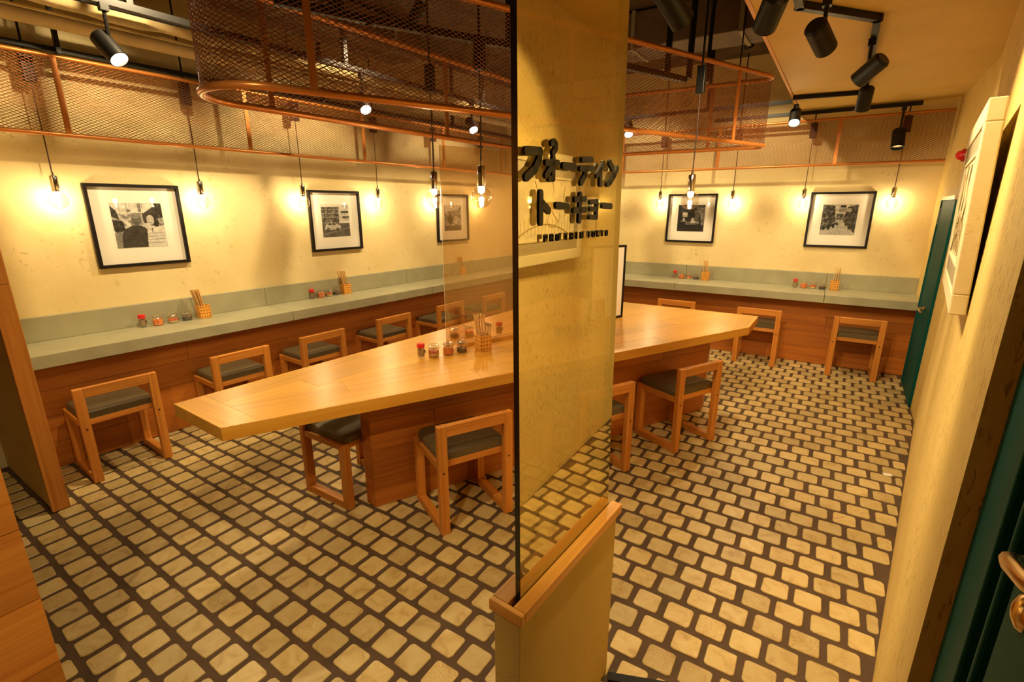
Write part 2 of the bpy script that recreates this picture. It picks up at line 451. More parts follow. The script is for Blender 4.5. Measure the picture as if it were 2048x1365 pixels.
# floor: grout bed with individually laid tumbled tiles
floor = struct(MB().box((-1.8, 2.3, -.06), (6.2, 8.0, .11)).build('floor', M['grout']))
INV[floor] = Matrix.Identity(4)
PA, PB = .1221, .1205
X00 = -.40100 * 1.55; Y00 = 1.31377 * 1.55
def tile_mesh(sx, sy, r, jit, rnd_val):
    pts = []
    for cx_, cy_, a0 in ((1, 1, 0), (-1, 1, 90), (-1, -1, 180), (1, -1, 270)):
        for k in range(3):
            a = math.radians(a0 + 45 * k)
            pts.append(((sx / 2 - r) * cx_ + r * math.cos(a) + random.gauss(0, jit), (sy / 2 - r) * cy_ + r * math.sin(a) + random.gauss(0, jit)))
    return pts
def tile_geo(pts, top=0.0):
    n = len(pts)
    vs = [(x, y, -.008) for x, y in pts] + [(x, y, top - .0025) for x, y in pts] + [(x * .955, y * .955, top) for x, y in pts]
    fs = [tuple(range(2 * n, 3 * n))]
    for lv in (0, 1):
        for i in range(n):
            j = (i + 1) % n
            fs.append((lv * n + i, lv * n + j, (lv + 1) * n + j, (lv + 1) * n + i))
    return vs, fs
_ivc = cam.matrix_world.inverted()
def proj(p):
    q = _ivc @ Vector(p)
    if q.z > -.05: return None
    return (1024 + F_PX * q.x / -q.z, 682.5 - F_PX * q.y / -q.z, -q.z)
cells = []
for c in range(-40, 30):
    y = Y00 - PB * c
    if y > 5.80 or y < -1.4: continue
    off = X00 + (PA / 2 if c % 2 else 0.0)
    for k in range(-40, 20):
        x = off + PA * k
        if x < -4.05: continue
        rx = RP.x + (y - RP.y) * uR.x / uR.y if y < RQ.y else RQ.x + (y - RQ.y) * uR2.x / uR2.y
        if y < .8: rx = .24
        if x - .05 > rx - .035: continue
        pr = proj((x, y, 0))
        vis = pr is not None and -60 < pr[0] < 2108 and 400 < pr[1] < 1420
        area = 1 / pr[2] ** 3 if vis else 0
        if pr is not None or y > -.3: cells.append((area, x, y, rx))
cells.sort(key=lambda t: -t[0])
tile_meshes = []
for i in range(10):
    pts = tile_mesh(.0995 + random.uniform(-.003, .002), .0985 + random.uniform(-.003, .002), .013, .0009, 0)
    vs, fs = tile_geo(pts, random.uniform(-.0012, 0))
    me = bpy.data.meshes.new('paving_tile'); me.from_pydata(vs, [], fs); me.materials.append(M['tile'])
    a = me.attributes.new('rnd', 'FLOAT', 'POINT'); a.data.foreach_set('value', [i * .137 % 1] * len(vs)); me.update()
    tile_meshes.append(me)
rest_v, rest_f, rest_r = [], [], []
for i, (ar, x, y, rx) in enumerate(cells):
    cut = x + .05 > rx - .006
    if i < 300 and not cut:
        o = bpy.data.objects.new('paving_tile', tile_meshes[random.randrange(10)]); COL.objects.link(o)
        o.parent = floor
        o.location = (x + random.gauss(0, .0012), y + random.gauss(0, .0012), 0)
        o.rotation_euler = (0, 0, random.choice((0, math.pi)) + random.gauss(0, .012))
    else:
        sx = .0995 + random.uniform(-.003, .002)
        if cut:
            x0 = x - .05; x1 = rx - .008; sx = max(.03, x1 - x0); x = (x0 + x1) / 2
        pts = tile_mesh(sx, .0985 + random.uniform(-.003, .002), .012, .0009, 0)
        vs, fs = tile_geo(pts, random.uniform(-.0012, 0))
        jx, jy = random.gauss(0, .0012), random.gauss(0, .0012)
        o_ = len(rest_v); rest_v += [(vx + x + jx, vy + y + jy, vz) for vx, vy, vz in vs]; rest_f += [tuple(o_ + q for q in f) for f in fs]
        rest_r += [random.random()] * len(vs)
me = bpy.data.meshes.new('paving_tiles_beyond'); me.from_pydata(rest_v, [], rest_f); me.materials.append(M['tile'])
a = me.attributes.new('rnd', 'FLOAT', 'POINT'); a.data.foreach_set('value', rest_r); me.update()
o = bpy.data.objects.new('paving_tiles_beyond', me); COL.objects.link(o); o.parent = floor; o['kind'] = 'stuff'
# dark metal threshold beside the glass partition
struct(MB().bar((-.44, 1.262, .006), (.22, 1.535, .006), .03, .014).build('trim_3', M['black']))

# wooden board clad entrance wall in the left foreground and the wood-edged stub wall behind it
def plank_face(p, q, out, z0, z1, rows, th, joints, parent, mat, gap=.0022, name='wood_plank'):
    """horizontal boards from p to q on the face looking along out"""
    p, q = Vector(p), Vector(q); d = (q - p); Ln = d.length; d.normalize(); out = Vector(out).normalized()
    hgt = (z1 - z0) / rows
    for r_ in range(rows):
        cuts = [0.0] + [c for c in joints[r_ % len(joints)] if 0 < c < Ln] + [Ln]
        for a, b_ in zip(cuts[:-1], cuts[1:]):
            ctr = p + d * ((a + b_) / 2) - out * (th / 2) + Vector((0, 0, z0 + hgt * (r_ + .5)))
            MB().box(ctr, (b_ - a - gap, th, hgt - gap), frame_of(d), grain=0).build(name, mat, parent)
wf = struct(MB().prism([(-1.60, -1.5), (-1.565, -1.5), (-1.565, .19), (-1.60, .19)], 0, ZC, (0, 1)).build('wall_entrance', M['panel']))
INV[wf] = Matrix.Identity(4)
plank_face((-1.55, .192, 0), (-1.55, -1.5, 0), (1, 0, 0), .0, 2.4, 12, .018, [[.7], [1.1], [.45], [.9]], wf, M['oak'])
wp = struct(MB().prism([(-4.1, .54), (-3.262, .54), (-3.262, .598), (-4.1, .598)], 0, ZD, (1, 0)).build('wall_stub', M['plaster']))
INV[wp] = Matrix.Identity(4)
MB().box((-3.2515, .569, .6), (.022, .074, 1.2), None).build('wood_edge_board', M['oak'], wp, bevel=.002)
MB().box((-3.2515, .569, 2.12), (.022, .074, 1.836), None).build('wood_edge_board', M['oak'], wp, bevel=.002)

# ------------------------------------------------------------------ doors
d1 = struct(MB().box(RW2(.66, -.004, .805), (.66, .03, 1.60), frame_of(uR2)).build('door_1', M['teal'], bevel=.002)); INV[d1] = Matrix.Identity(4)
MB().box(RW2(.66, -.012, 1.622), (.70, .035, .028), frame_of(uR2)).build('door_frame', M['steel'], d1)
MB().box(RW2(.998, -.010, .81), (.025, .035, 1.60), frame_of(uR2)).build('door_frame', M['teal'], d1)
MB().box(RW2(.975, -.022, 1.48), (.03, .02, .13), frame_of(uR2)).build('hinge', M['steel'], d1)
hm = MB().tube([RW2(.60, -.02, .765), RW2(.60, -.065, .765), RW2(.50, -.068, .765), RW2(.40, -.066, .765)], .008, 8)
hm.lathe([(.022, 0), (.022, .008), (0, .010)], 14, RW2(.60, -.019, .765), frame_of(-nR2) @ Matrix(((0, 0, 1), (0, 1, 0), (-1, 0, 0))))
hm.build('door_handle', M['brass'], d1, smooth=True)
# door at the right edge of the frame, next to the camera
RVD = .02
d2 = struct(MB().box(RW(-1.62, RVD + .03, 1.22), (1.48, .05, 2.42), frame_of(uR)).build('door_2', M['teal'], bevel=.002)); INV[d2] = Matrix.Identity(4)
for sc_, wd, pr in ((-1.135, .032, .012), (-1.222, .012, .014)):
    MB().box(RW(sc_, RVD + .004 - pr / 2, 1.22), (wd, pr + .006, 2.40), frame_of(uR)).build('door_moulding', M['teal'], d2, bevel=.003)
MB().box(RW(-1.252, RVD + .003, 1.22), (.018, .006, 2.40), frame_of(uR)).build('door_gap', M['black'], d2)
MB().box(RW(-1.50, RVD - .004, 1.22), (.46, .018, 2.40), frame_of(uR)).build('door_leaf', M['teal'], d2, bevel=.003)
hb = MB().tube([RW(-1.292, .014, 1.293), RW(-1.290, .004, 1.295), RW(-1.296, -.003, 1.297), RW(-1.314, -.004, 1.303), RW(-1.356, -.002, 1.317), RW(-1.391, .004, 1.330), RW(-1.398, .016, 1.332)], .0066, 10)
hb.build('door_handle', M['brass'], d2, smooth=True)
hb = MB().lathe([(.015, 0), (.015, .008), (.012, .013), (.005, .016), (0, .0165)], 16, RW(-1.318, RVD - .003, 1.272), frame_of(-nR) @ Matrix(((0, 0, 1), (0, 1, 0), (-1, 0, 0))))
hb.build('door_lock', M['brass'], d2, smooth=True)
# small red lamp on the far right wall
al = thing('alarm_lamp', 'small red lamp on the far right wall half hidden by the cream framed picture', 'lamp', RW2(.53, 0, 1.92))
MB().lathe([(.045, 0), (.045, .012), (.04, .02)], 16, RW2(.53, 0, 1.92), frame_of(-nR2) @ Matrix(((0, 0, 1), (0, 1, 0), (-1, 0, 0)))).build('lamp_base', M['alarm'], al, smooth=True)
MB().lathe([(.035, .02), (.03, .04), (.015, .052), (0, .055)], 16, RW2(.53, 0, 1.92), frame_of(-nR2) @ Matrix(((0, 0, 1), (0, 1, 0), (-1, 0, 0)))).build('lamp_dome', M['red'], al, smooth=True)

# ------------------------------------------------------------------ wall counters
ZT, ZBm = .742, .664
fL, fB = -3.70, 5.50
cFF = isect(LP(0, fL), uL, BP(0, fB), uB)
cWW = isect(LP(0, WL + .002), uL, BP(0, WB - .002), uB)
rB = isect(BP(0, fB), uB, RQ, uR2); rW = isect(BP(0, WB - .002), uB, RQ, uR2)
v2 = lambda p: (p.x, p.y)
def counter(name, label, pts_front, pts_wall, wallp, u, n_out, splash_th=.03):
    root = thing(name, label, 'counter', (pts_front[0] + pts_front[-1]) / 2 * Vector((1, 1, 0)) if False else Vector(((pts_front[0].x + pts_front[-1].x) / 2, (pts_front[0].y + pts_front[-1].y) / 2, 0)))
    for i in range(len(pts_front) - 1):
        a, b_ = pts_front[i], pts_front[i + 1]; c_, d_ = pts_wall[i + 1], pts_wall[i]
        g_ = (b_ - a).normalized() * .0015
        MB().prism([v2(a + g_), v2(b_ - g_), v2(c_ - g_), v2(d_ + g_)], ZBm, ZT, u.to_2d()).build('worktop_slab', M['counter'], root, bevel=.003)
        c2, d2_ = c_ - n_out * splash_th, d_ - n_out * splash_th
        if i == len(pts_front) - 2 and name.endswith('left'): pass
        MB().prism([v2(d_ + g_), v2(c_ - g_), v2(c2 - g_), v2(d2_ + g_)], ZT, .896, u.to_2d()).build('backsplash_slab', M['counter'], root, bevel=.003)
    return root
sL = [.436, 2.079, 3.662]
ctrL = counter('wall_counter', 'long grey-green counter along the left wall under the framed photographs',
               [LP(s, fL) for s in sL] + [cFF], [LP(s, WL + .002) for s in sL] + [cWW], WL, uL, -nL)
sBk = [-2.76, -1.343, .071]
ctrB = counter('wall_counter', 'grey-green counter along the back wall ending at the teal door',
               [cFF] + [BP(s, fB) for s in sBk] + [rB], [cWW] + [BP(s, WB - .002) for s in sBk] + [rW], WB, uB, nB)
cPP = isect(LP(0, -3.84), uL, BP(0, 5.70), uB)
rP = isect(BP(0, 5.70), uB, RQ, uR2)
pL0 = LP(.436, -3.84)
MB().prism([v2(pL0 - nL * .02), v2(cPP - nL * .02), v2(cPP - nL * .06), v2(pL0 - nL * .06)], 0, ZBm, uL.to_2d()).build('carcass', M['panel'], ctrL)
MB().prism([v2(cPP + nB * .02), v2(rP + nB * .02), v2(rP + nB * .06), v2(cPP + nB * .06)], 0, ZBm, uB.to_2d()).build('carcass', M['panel'], ctrB)
plank_face(pL0, cPP, nL, .002, ZBm, 4, .018, [[1.2, 3.0], [.55, 2.2, 3.9], [1.65, 3.4], [.9, 2.7]], ctrL, M['panel'])
plank_face(cPP, rP, -nB, .002, ZBm, 4, .018, [[1.4, 3.1], [.7, 2.4], [1.9, 3.6], [1.1, 2.9]], ctrB, M['panel'])

# ------------------------------------------------------------------ communal table
TB = [(-2.33, .84), (-1.907, .828), (-.445, 3.78), (-.443, 4.218), (-2.16, 4.20)]
dBC = (Vector(TB[2]) - Vector(TB[1])).normalized(); dAE = (Vector(TB[4]) - Vector(TB[0])).normalized()
tbl = thing('communal_table', 'large honey coloured wooden communal table with angled ends in the middle of the room', 'table', (-1.4, 2.7, 0))
MB().prism(TB, .662, .7180, dBC).build('table_slab', M['table'], tbl, bevel=.002)
inn = inset(TB, .022)
def plank_poly(poly, d, name='table_plank'):
    if len(poly) < 3: return
    q = inset(poly, .0007)
    if len(q) >= 3: MB().prism([tuple(p) for p in q], .7165, .7200, d).build(name, M['table'], tbl)
# frame strip round the rim
for i in range(5):
    a, b_ = Vector(TB[i]), Vector(TB[(i + 1) % 5]); e = (b_ - a).normalized()
    n_ = Vector((-e.y, e.x)); cc = Vector((-1.4, 2.7))
    if (cc - a).dot(n_) < 0: n_ = -n_
    ia = min(inn, key=lambda p: (p - a).length); ib = min(inn, key=lambda p: (p - b_).length)
    MB().prism([tuple(a + n_ * .0006), tuple(b_ + n_ * .0006), tuple(ib), tuple(ia)], .7165, .7200, e).build('edge_strip', M['table'], tbl)
# cross-grain end board, then two fans of long boards meeting on a mitre line
eAB = (Vector(TB[1]) - Vector(TB[0])).normalized(); nAB = Vector((-eAB.y, eAB.x))
if nAB.y < 0: nAB = -nAB
cut1 = Vector(TB[0]) + nAB * .125
end1 = clip_poly([Vector(p) for p in inn], cut1, -nAB)
plank_poly(end1, eAB)
body = clip_poly([Vector(p) for p in inn], cut1, nAB)
eCD = Vector((0, 1)); cut2 = Vector((-.60, 3.9)); nCD = Vector((-1, .0))
end2 = clip_poly(body, cut2, -nCD); plank_poly(end2, eCD)
body = clip_poly(body, cut2, nCD)
mid = (Vector(TB[0]) + Vector(TB[1])) / 2
dm = (dBC + dAE).normalized(); nm = Vector((-dm.y, dm.x))    # points to the left half
left_half = clip_poly(body, mid, nm); right_half = clip_poly(body, mid, -nm)
def fan(poly, org, d, nrm, wid, count, joints):
    for i in range(count):
        strip = clip_poly(poly, org + nrm * (wid * i), nrm); 
        if len(strip) < 3: break
        strip = clip_poly(strip, org + nrm * (wid * (i + 1)), -nrm)
        if len(strip) < 3: continue
        cuts = joints[i % len(joints)]
        edges = [-9] + list(cuts) + [9]
        for a, b_ in zip(edges[:-1], edges[1:]):
            pc = clip_poly(strip, org + d * a, d)
            if len(pc) < 3: continue
            pc = clip_poly(pc, org + d * b_, -d)
            plank_poly(pc, d)
nBC = Vector((-dBC.y, dBC.x)); nAE = Vector((dAE.y, -dAE.x))
fan(right_half, Vector(TB[1]), dBC, nBC, .155, 12, [[1.15, 2.5], [.52, 1.9], [1.5, 2.9]])
fan(left_half, Vector(TB[0]), dAE, nAE, .155, 12, [[.95, 2.3], [.5, 1.6], [1.25, 2.8]])
# plinth
PL = [(-1.861, 1.502), (-.715, 3.822), (-.73, 3.97), (-1.90, 3.97), (-1.936, 1.508)]
PLi = inset(PL, .018)
MB().prism([tuple(p) for p in PLi], .0, .662, dBC).build('plinth', M['panel'], tbl)
for i, jn in ((0, [[.55, 1.8], [1.2, 2.3], [.35, 1.55], [.9, 2.1]]), (1, [[]]), (2, [[.5], [.8]]), (3, [[.7, 1.9], [1.3]]), (4, [[]])):
    a, b_ = Vector(PL[i]).to_3d(), Vector(PL[(i + 1) % 5]).to_3d(); e = (b_ - a).normalized(); o_ = Vector((e.y, -e.x, 0))
    plank_face(a, b_, o_, .002, .661, 4, .017, jn, tbl, M['panel'])

# ------------------------------------------------------------------ chairs
def make_chair():
    """local frame: back posts on y=0, front towards +y"""
    t = thing('oak_chair', 'chair', 'chair')
    w2, dp, hb, pw, pt = .2, .365, .575, .046, .034
    for sx in (-1, 1):
        x = sx * (w2 - pw / 2)
        MB().box((x, pt / 2, hb / 2), (pw, pt, hb)).build('back_post', M['oak'], t, bevel=.003)
        MB().box((x, dp - .022, .19), (pw - .004, .044, .38)).build('front_leg', M['oak'], t, bevel=.004)
        MB().box((x, dp / 2 - .004, .021), (pw - .006, dp - pt - .044 - .002, .042)).build('runner', M['oak'], t, bevel=.002)
        MB().box((x, dp / 2 - .004, .363), (pw - .006, dp - pt - .044 - .002, .034)).build('side_rail', M['oak'], t, bevel=.002)
        MB().lathe([(.0055, 0), (.0055, .0012), (0, .0014)], 10, (x, 0, .335), Matrix.Rotation(math.pi / 2, 3, 'X')).build('peg', M['cord'], t)
    MB().box((0, pt / 2, hb - .0285), (2 * w2 - 2 * pw, pt - .002, .057)).build('top_rail', M['oak'], t, bevel=.003)
    MB().box((0, dp - .02, .363), (2 * w2 - 2 * pw, .03, .034)).build('front_rail', M['oak'], t, bevel=.002)
    MB().box((0, pt + .012, .363), (2 * w2 - 2 * pw, .022, .034)).build('rear_rail', M['oak'], t, bevel=.002)
    # cushion: rounded pad
    pts = fillet([(-.185, .02), (.185, .02), (.185, dp + .006), (-.185, dp + .006)], [.012, .012, .045, .045], 5)
    pts = [tuple(p) for p in pts]
    # keep clear of the posts
    mb = MB()
    prof = [(.0, .381), (.000, .392), (-.001, .407), (-.008, .418), (-.028, .425), (-.08, .4275)]
    n = len(pts); cx_, cy_ = 0, .02 + (dp - .014) / 2
    vs = []
    for k, z in prof:
        for (x, y) in pts:
            vx, vy = x - cx_, y - cy_
            fx = 1 + k / .185; fy = 1 + k / .17
            X, Y = cx_ + vx * fx, cy_ + vy * fy
            vs.append((X * .99, max(Y, pt + .002) if abs(X) > w2 - pw - .002 else max(Y, .02), z))
    fs = [tuple(range(n - 1, -1, -1)), tuple((len(prof) - 1) * n + i for i in range(n))]
    for l in range(len(prof) - 1):
        for i in range(n):
            j = (i + 1) % n
            fs.append((l * n + i, l * n + j, (l + 1) * n + j, (l + 1) * n + i))
    mb.add(vs, fs)
    mb.build('seat_cushion', M['vinyl'], t, smooth=True)
    return t
chair0 = make_chair()
KIDS_OF[chair0] = list(chair0.children)
def face(v): return math.atan2(v.y, v.x) - math.pi / 2
dirL = -nL; dirB = nB; dirT = Vector((-.896, .443, 0))
chairs = [((-3.392, .962), dirL, 'oak chair with dark seat at the left counter, nearest to the wood-edged stub wall'),
          ((-3.388, 1.690), dirL, 'second oak chair from the stub wall at the left counter, beyond the table tip'),
          ((-3.350, 2.332), dirL, 'third oak chair from the stub wall at the left counter'),
          ((-3.345, 3.097), dirL, 'fourth oak chair from the stub wall at the left counter'),
          ((-3.305, 3.860), dirL, 'fifth oak chair at the left counter, crossing the left edge of the clear screen'),
          ((-3.245, 4.560), dirL, 'farthest oak chair at the left counter, seen through the clear screen'),
          ((-2.19, 5.335), dirB, 'oak chair at the back counter peeping out beside the black framed board'),
          ((-1.382, 5.345), dirB, 'oak chair at the back counter seen over the far edge of the table'),
          ((-.560, 5.325), dirB, 'oak chair at the back counter behind the right tip of the table'),
          ((.270, 5.338), dirB, 'oak chair at the back counter nearest to the far teal door'),
          ((-1.318, 1.694), dirT, 'oak chair tucked under the table just left of the glass partition'),
          ((-.950, 2.434), dirT, 'oak chair at the table half hidden behind the glass partition'),
          ((-.608, 3.150), dirT, 'oak chair at the table side farthest to the right, all in view'),
          ((-2.318, 1.598), Vector((1, 0, 0)), 'oak stool-like chair under the left overhang of the table with its seat in shade')]
for i, ((x, y), d, lab) in enumerate(chairs):
    if i == 0:
        chair0.location = (x, y, 0); chair0.rotation_euler = (0, 0, face(d)); chair0['label'] = lab; chair0['group'] = 'oak chairs with dark seats'
    else:
        copy_tree(chair0, (x, y, 0), face(d), lab, 'oak chairs with dark seats')

# ------------------------------------------------------------------ glass partition
PT = thing('glass_partition', 'low cream plaster partition with a wooden cap carrying a tall glass sheet with black lettering', 'partition', GP(.235, .0))
MB().prism([v2(GP(-.035, -.045)), v2(GP(-.035, .031)), v2(GP(.485, .031)), v2(GP(.485, -.045))], 0, .632, gd.to_2d()).build('dwarf_wall', M['dwarf'], PT, bevel=.003)
for a, b_ in ((-.053, -.008), (.008, .042)):
    MB().prism([v2(GP(-.03, a)), v2(GP(-.03, b_)), v2(GP(.497, b_)), v2(GP(.497, a))], .632, .662, gd.to_2d()).build('cap_board', M['cap'], PT, bevel=.002)
MB().prism([v2(GP(-.045, -.053)), v2(GP(-.045, .042)), v2(GP(-.0305, .042)), v2(GP(-.0305, -.053))], .632, .662, gn.to_2d()).build('cap_board', M['cap'], PT, bevel=.002)
MB().prism([v2(GP(-.03, -.0078)), v2(GP(-.03, .0078)), v2(GP(.497, .0078)), v2(GP(.497, -.0078))], .625, .640, gd.to_2d()).build('groove', M['black'], PT)
# glass sheet with its slight lean
def gl(t, d, z):
    k = (z - .66) / 1.3
    lean0, lean1 = -.0214, -.0440
    return GP(t + (lean0 + (lean1 - lean0) * t / .4676) * k, d, z)
zt_ = ZC - .004
gm = MB(); T0, T1 = 0.0, .4676
vs = [gl(t, d, z) for z in (.641, zt_) for d in (-.007, .007) for t in (T0, T1)]
gm.add(vs, [(2, 3, 7, 6), (1, 0, 4, 5)])
gp = gm.build('glass_pane', M['glass'], PT)
em = MB(); em.add(vs, [(0, 2, 6, 4), (3, 1, 5, 7), (4, 6, 7, 5)])
em.build('glass_edge', M['glass_edge'], gp)
SIGN = [('letter', [[(-.0038, 1.6494), (.0417, 1.6519), (.0387, 1.637), (.0241, 1.6186), (-.0031, 1.6034)]], .0078),
        ('letter_mark', [[(.0835, 1.6701), (.0907, 1.6731), (.0975, 1.6696), (.0971, 1.6614), (.0883, 1.6531)]], .0062),
        ('letter', [[(.0648, 1.6336), (.1067, 1.6355)], [(.0896, 1.6434), (.0897, 1.6049), (.0766, 1.6043)], [(.0865, 1.6296), (.0638, 1.6101)]], .0062),
        ('letter', [[(.130, 1.632), (.1747, 1.6322)]], .0074),
        ('letter', [[(.208, 1.6493), (.2486, 1.6522)], [(.2006, 1.6308), (.255, 1.6341)], [(.2229, 1.6301), (.2217, 1.6178), (.2051, 1.6018)]], .0066),
        ('letter', [[(.3056, 1.6435), (.278, 1.6206)], [(.2949, 1.6327), (.2958, 1.6031)]], .0066),
        ('letter', [[(.341, 1.6523), (.3587, 1.6402)], [(.3835, 1.6417), (.3665, 1.6227), (.3465, 1.6072), (.3335, 1.6038)]], .0070),
        ('letter', [[(.0462, 1.5768), (.0471, 1.5229)], [(.0513, 1.5586), (.0752, 1.5441)]], .0074),
        ('letter', [[(.1067, 1.5548), (.1507, 1.5523)]], .0070),
        ('letter', [[(.2034, 1.5772), (.2031, 1.5224)], [(.1814, 1.5667), (.2259, 1.5683)], [(.1787, 1.5436), (.2278, 1.5454)]], .0066),
        ('letter', [[(.2522, 1.5622), (.2838, 1.5635), (.2834, 1.5282), (.2518, 1.5293)], [(.2536, 1.5467), (.282, 1.5466)]], .0058),
        ('letter', [[(.3154, 1.5549), (.3586, 1.5534)]], .0070)]
GLY = {'P': [[(0, 0), (0, 1), (.8, 1), (.8, .45), (0, .45)]], 'H': [[(0, 0), (0, 1)], [(.8, 0), (.8, 1)], [(0, .5), (.8, .5)]],
       'O': [[(0, .1), (0, .9), (.2, 1), (.6, 1), (.8, .9), (.8, .1), (.6, 0), (.2, 0), (0, .1)]], 'T': [[(0, 1), (.8, 1)], [(.4, 1), (.4, 0)]],
       'I': [[(.4, 0), (.4, 1)]], 'N': [[(0, 0), (0, 1), (.8, 0), (.8, 1)]], 'K': [[(0, 0), (0, 1)], [(.8, 1), (.05, .5), (.8, 0)]],
       'Y': [[(0, 1), (.4, .5), (.8, 1)], [(.4, .5), (.4, 0)]]}
txt = 'PHO THIN TOKYO'
tx = .0650
stp = (.3390 - .0650) / (len(txt) - 2.0)
for ch in txt:
    if ch == ' ':
        tx += stp * .55; continue
    h_ = .0120
    SIGN.append(('small_letter', [[(tx + px * .0115, 1.4842 + py * h_) for px, py in st] for st in GLY[ch]], .00125))
    tx += stp
def capsule(mb, p, q, r, d0, d1):
    p, q = Vector(p), Vector(q); e = (q - p); Ln = e.length; e.normalize(); n_ = Vector((-e.y, e.x))
    pts = []
    for k in range(7):
        a = -math.pi / 2 + math.pi * k / 6
        pts.append(q + e * (math.cos(a) * r) + n_ * (math.sin(a) * r))
    for k in range(7):
        a = math.pi / 2 + math.pi * k / 6
        pts.append(p + e * (math.cos(a) * r) + n_ * (math.sin(a) * r))
    n = len(pts)
    vs = [gl(p_.x, d, p_.y) for d in (d0, d1) for p_ in pts]
    mb.add(vs, [tuple(range(n)), tuple(range(2 * n - 1, n - 1, -1))] + [(i, n + i, n + (i + 1) % n, (i + 1) % n) for i in range(n)])
def gl_flat(t, z): return (t, z)
for nm_, strokes, r in SIGN:
    mb = MB()
    for st in strokes:
        for a, b_ in zip(st[:-1], st[1:]):
            # undo the lean of the sheet so that the strokes sit where they were measured
            aa, bb = [], None
            def un(p):
                k = (p[1] - .66) / 1.3; return ((p[0] + .0214 * k) / (1 - (.0226 / .4676) * k), p[1])
            capsule(mb, un(a), un(b_), r, .012, .0185 if nm_ != 'small_letter' else .0165)
    mb.build(nm_, M['black'], gp)

# ------------------------------------------------------------------ clear screen and framed board on the table
sd = Vector((.366, .93, 0)).normalized(); sn_ = Vector((sd.y, -sd.x, 0))
S_0 = Vector((-1.90, 2.158, 0))
scr = thing('table_screen', 'tall clear acrylic screen in a wooden base strip standing along the table', 'screen', S_0 + sd * .55 + Vector((0, 0, .72)))
c_ = S_0 + sd * .55
vs = [S_0 + sd * t + sn_ * d + Vector((0, 0, z)) for z in (.735, 1.880) for d in (-.0025, .0025) for t in (0, 1.10)]
pn = MB().add(vs, [(2, 3, 7, 6), (1, 0, 4, 5)]).build('acrylic_panel', M['acrylic'], scr)
MB().add(vs, [(0, 2, 6, 4), (3, 1, 5, 7), (4, 6, 7, 5), (0, 1, 3, 2)]).build('panel_edge', M['acrylic_edge'], pn)
MB().box(c_ + sn_ * .0138 + Vector((0, 0, .7315)), (.94, .022, .023), frame_of(sd)).build('base_strip', M['cap'], scr, bevel=.002)
MB().box(c_ - sn_ * .0138 + Vector((0, 0, .7315)), (.94, .022, .023), frame_of(sd)).build('base_strip', M['cap'], scr, bevel=.002)
bd0 = Vector((-1.342, 3.604, 0)); bdir = Vector((-.42, -.907, 0)).normalized(); bn = Vector((-bdir.y, bdir.x, 0))
if bn.x < 0: bn = -bn
brd = thing('table_board', 'upright board in a black frame standing on the table behind the glass partition', 'board', bd0 + bdir * .17 + Vector((0, 0, .72)))
bw, bh = .34, .56
for (t, z, sx, sz) in ((bw / 2, .72 + .008, bw, .016), (bw / 2, .72 + bh - .008, bw, .016), (.008, .72 + bh / 2, .016, bh - .032), (bw - .008, .72 + bh / 2, .016, bh - .032)):
    MB().box(bd0 + bdir * t + Vector((0, 0, z)), (sx, .022, sz), frame_of(bdir)).build('frame_bar', M['black_frame'], brd)
MB().box(bd0 + bdir * bw / 2 + Vector((0, 0, .72 + bh / 2)), (bw - .03, .010, bh - .03), frame_of(bdir)).build('white_card', M['white'], brd)

# ------------------------------------------------------------------ framed photographs
def grid_print(img, name, org, ux, uz, w_, h_, parent):
    n = img.shape[0]
    ys, xs = np.mgrid[0:n, 0:n]
    o_ = np.array(org); X = np.array(ux); Z = np.array(uz)
    P_ = o_[None, :] + (xs.ravel()[:, None] / (n - 1)) * w_ * X[None, :] + (1 - ys.ravel()[:, None] / (n - 1)) * h_ * Z[None, :]
    iv = np.array(INV[parent]); P_ = P_ @ iv[:3, :3].T + iv[:3, 3]
    idx = (ys[:-1, :-1] * n + xs[:-1, :-1]).ravel()
    fs = np.stack([idx, idx + n, idx + n + 1, idx + 1], 1)
    me = bpy.data.meshes.new(name); me.from_pydata(P_.tolist(), [], fs.tolist())
    a = me.attributes.new('print', 'FLOAT_COLOR', 'POINT')
    g_ = np.clip(img + .10 * (smooth_noise(60, 77) - .5) + .10 * (smooth_noise(26, 78) - .5), .01, 1).ravel() ** 2.5 * .88
    a.data.foreach_set('color', np.stack([g_, g_ * .96, g_ * .88, np.ones_like(g_)], 1).astype(np.float32).ravel())
    me.materials.append(M['print']); me.update()
    o = bpy.data.objects.new(name, me); COL.objects.link(o); o.parent = parent; INV[o] = INV[parent]
    return o
NG = 110
YY, XX = np.mgrid[0:NG, 0:NG] / (NG - 1.0)
def smooth_noise(k, seed):
    r = np.random.default_rng(seed); a = r.random((k + 1, k + 1)); x = XX * k; y = YY * k
    xi = np.minimum(x.astype(int), k - 1); yi = np.minimum(y.astype(int), k - 1); fx = x - xi; fy = y - yi
    return (a[yi, xi] * (1 - fx) + a[yi, xi + 1] * fx) * (1 - fy) + (a[yi + 1, xi] * (1 - fx) + a[yi + 1, xi + 1] * fx) * fy
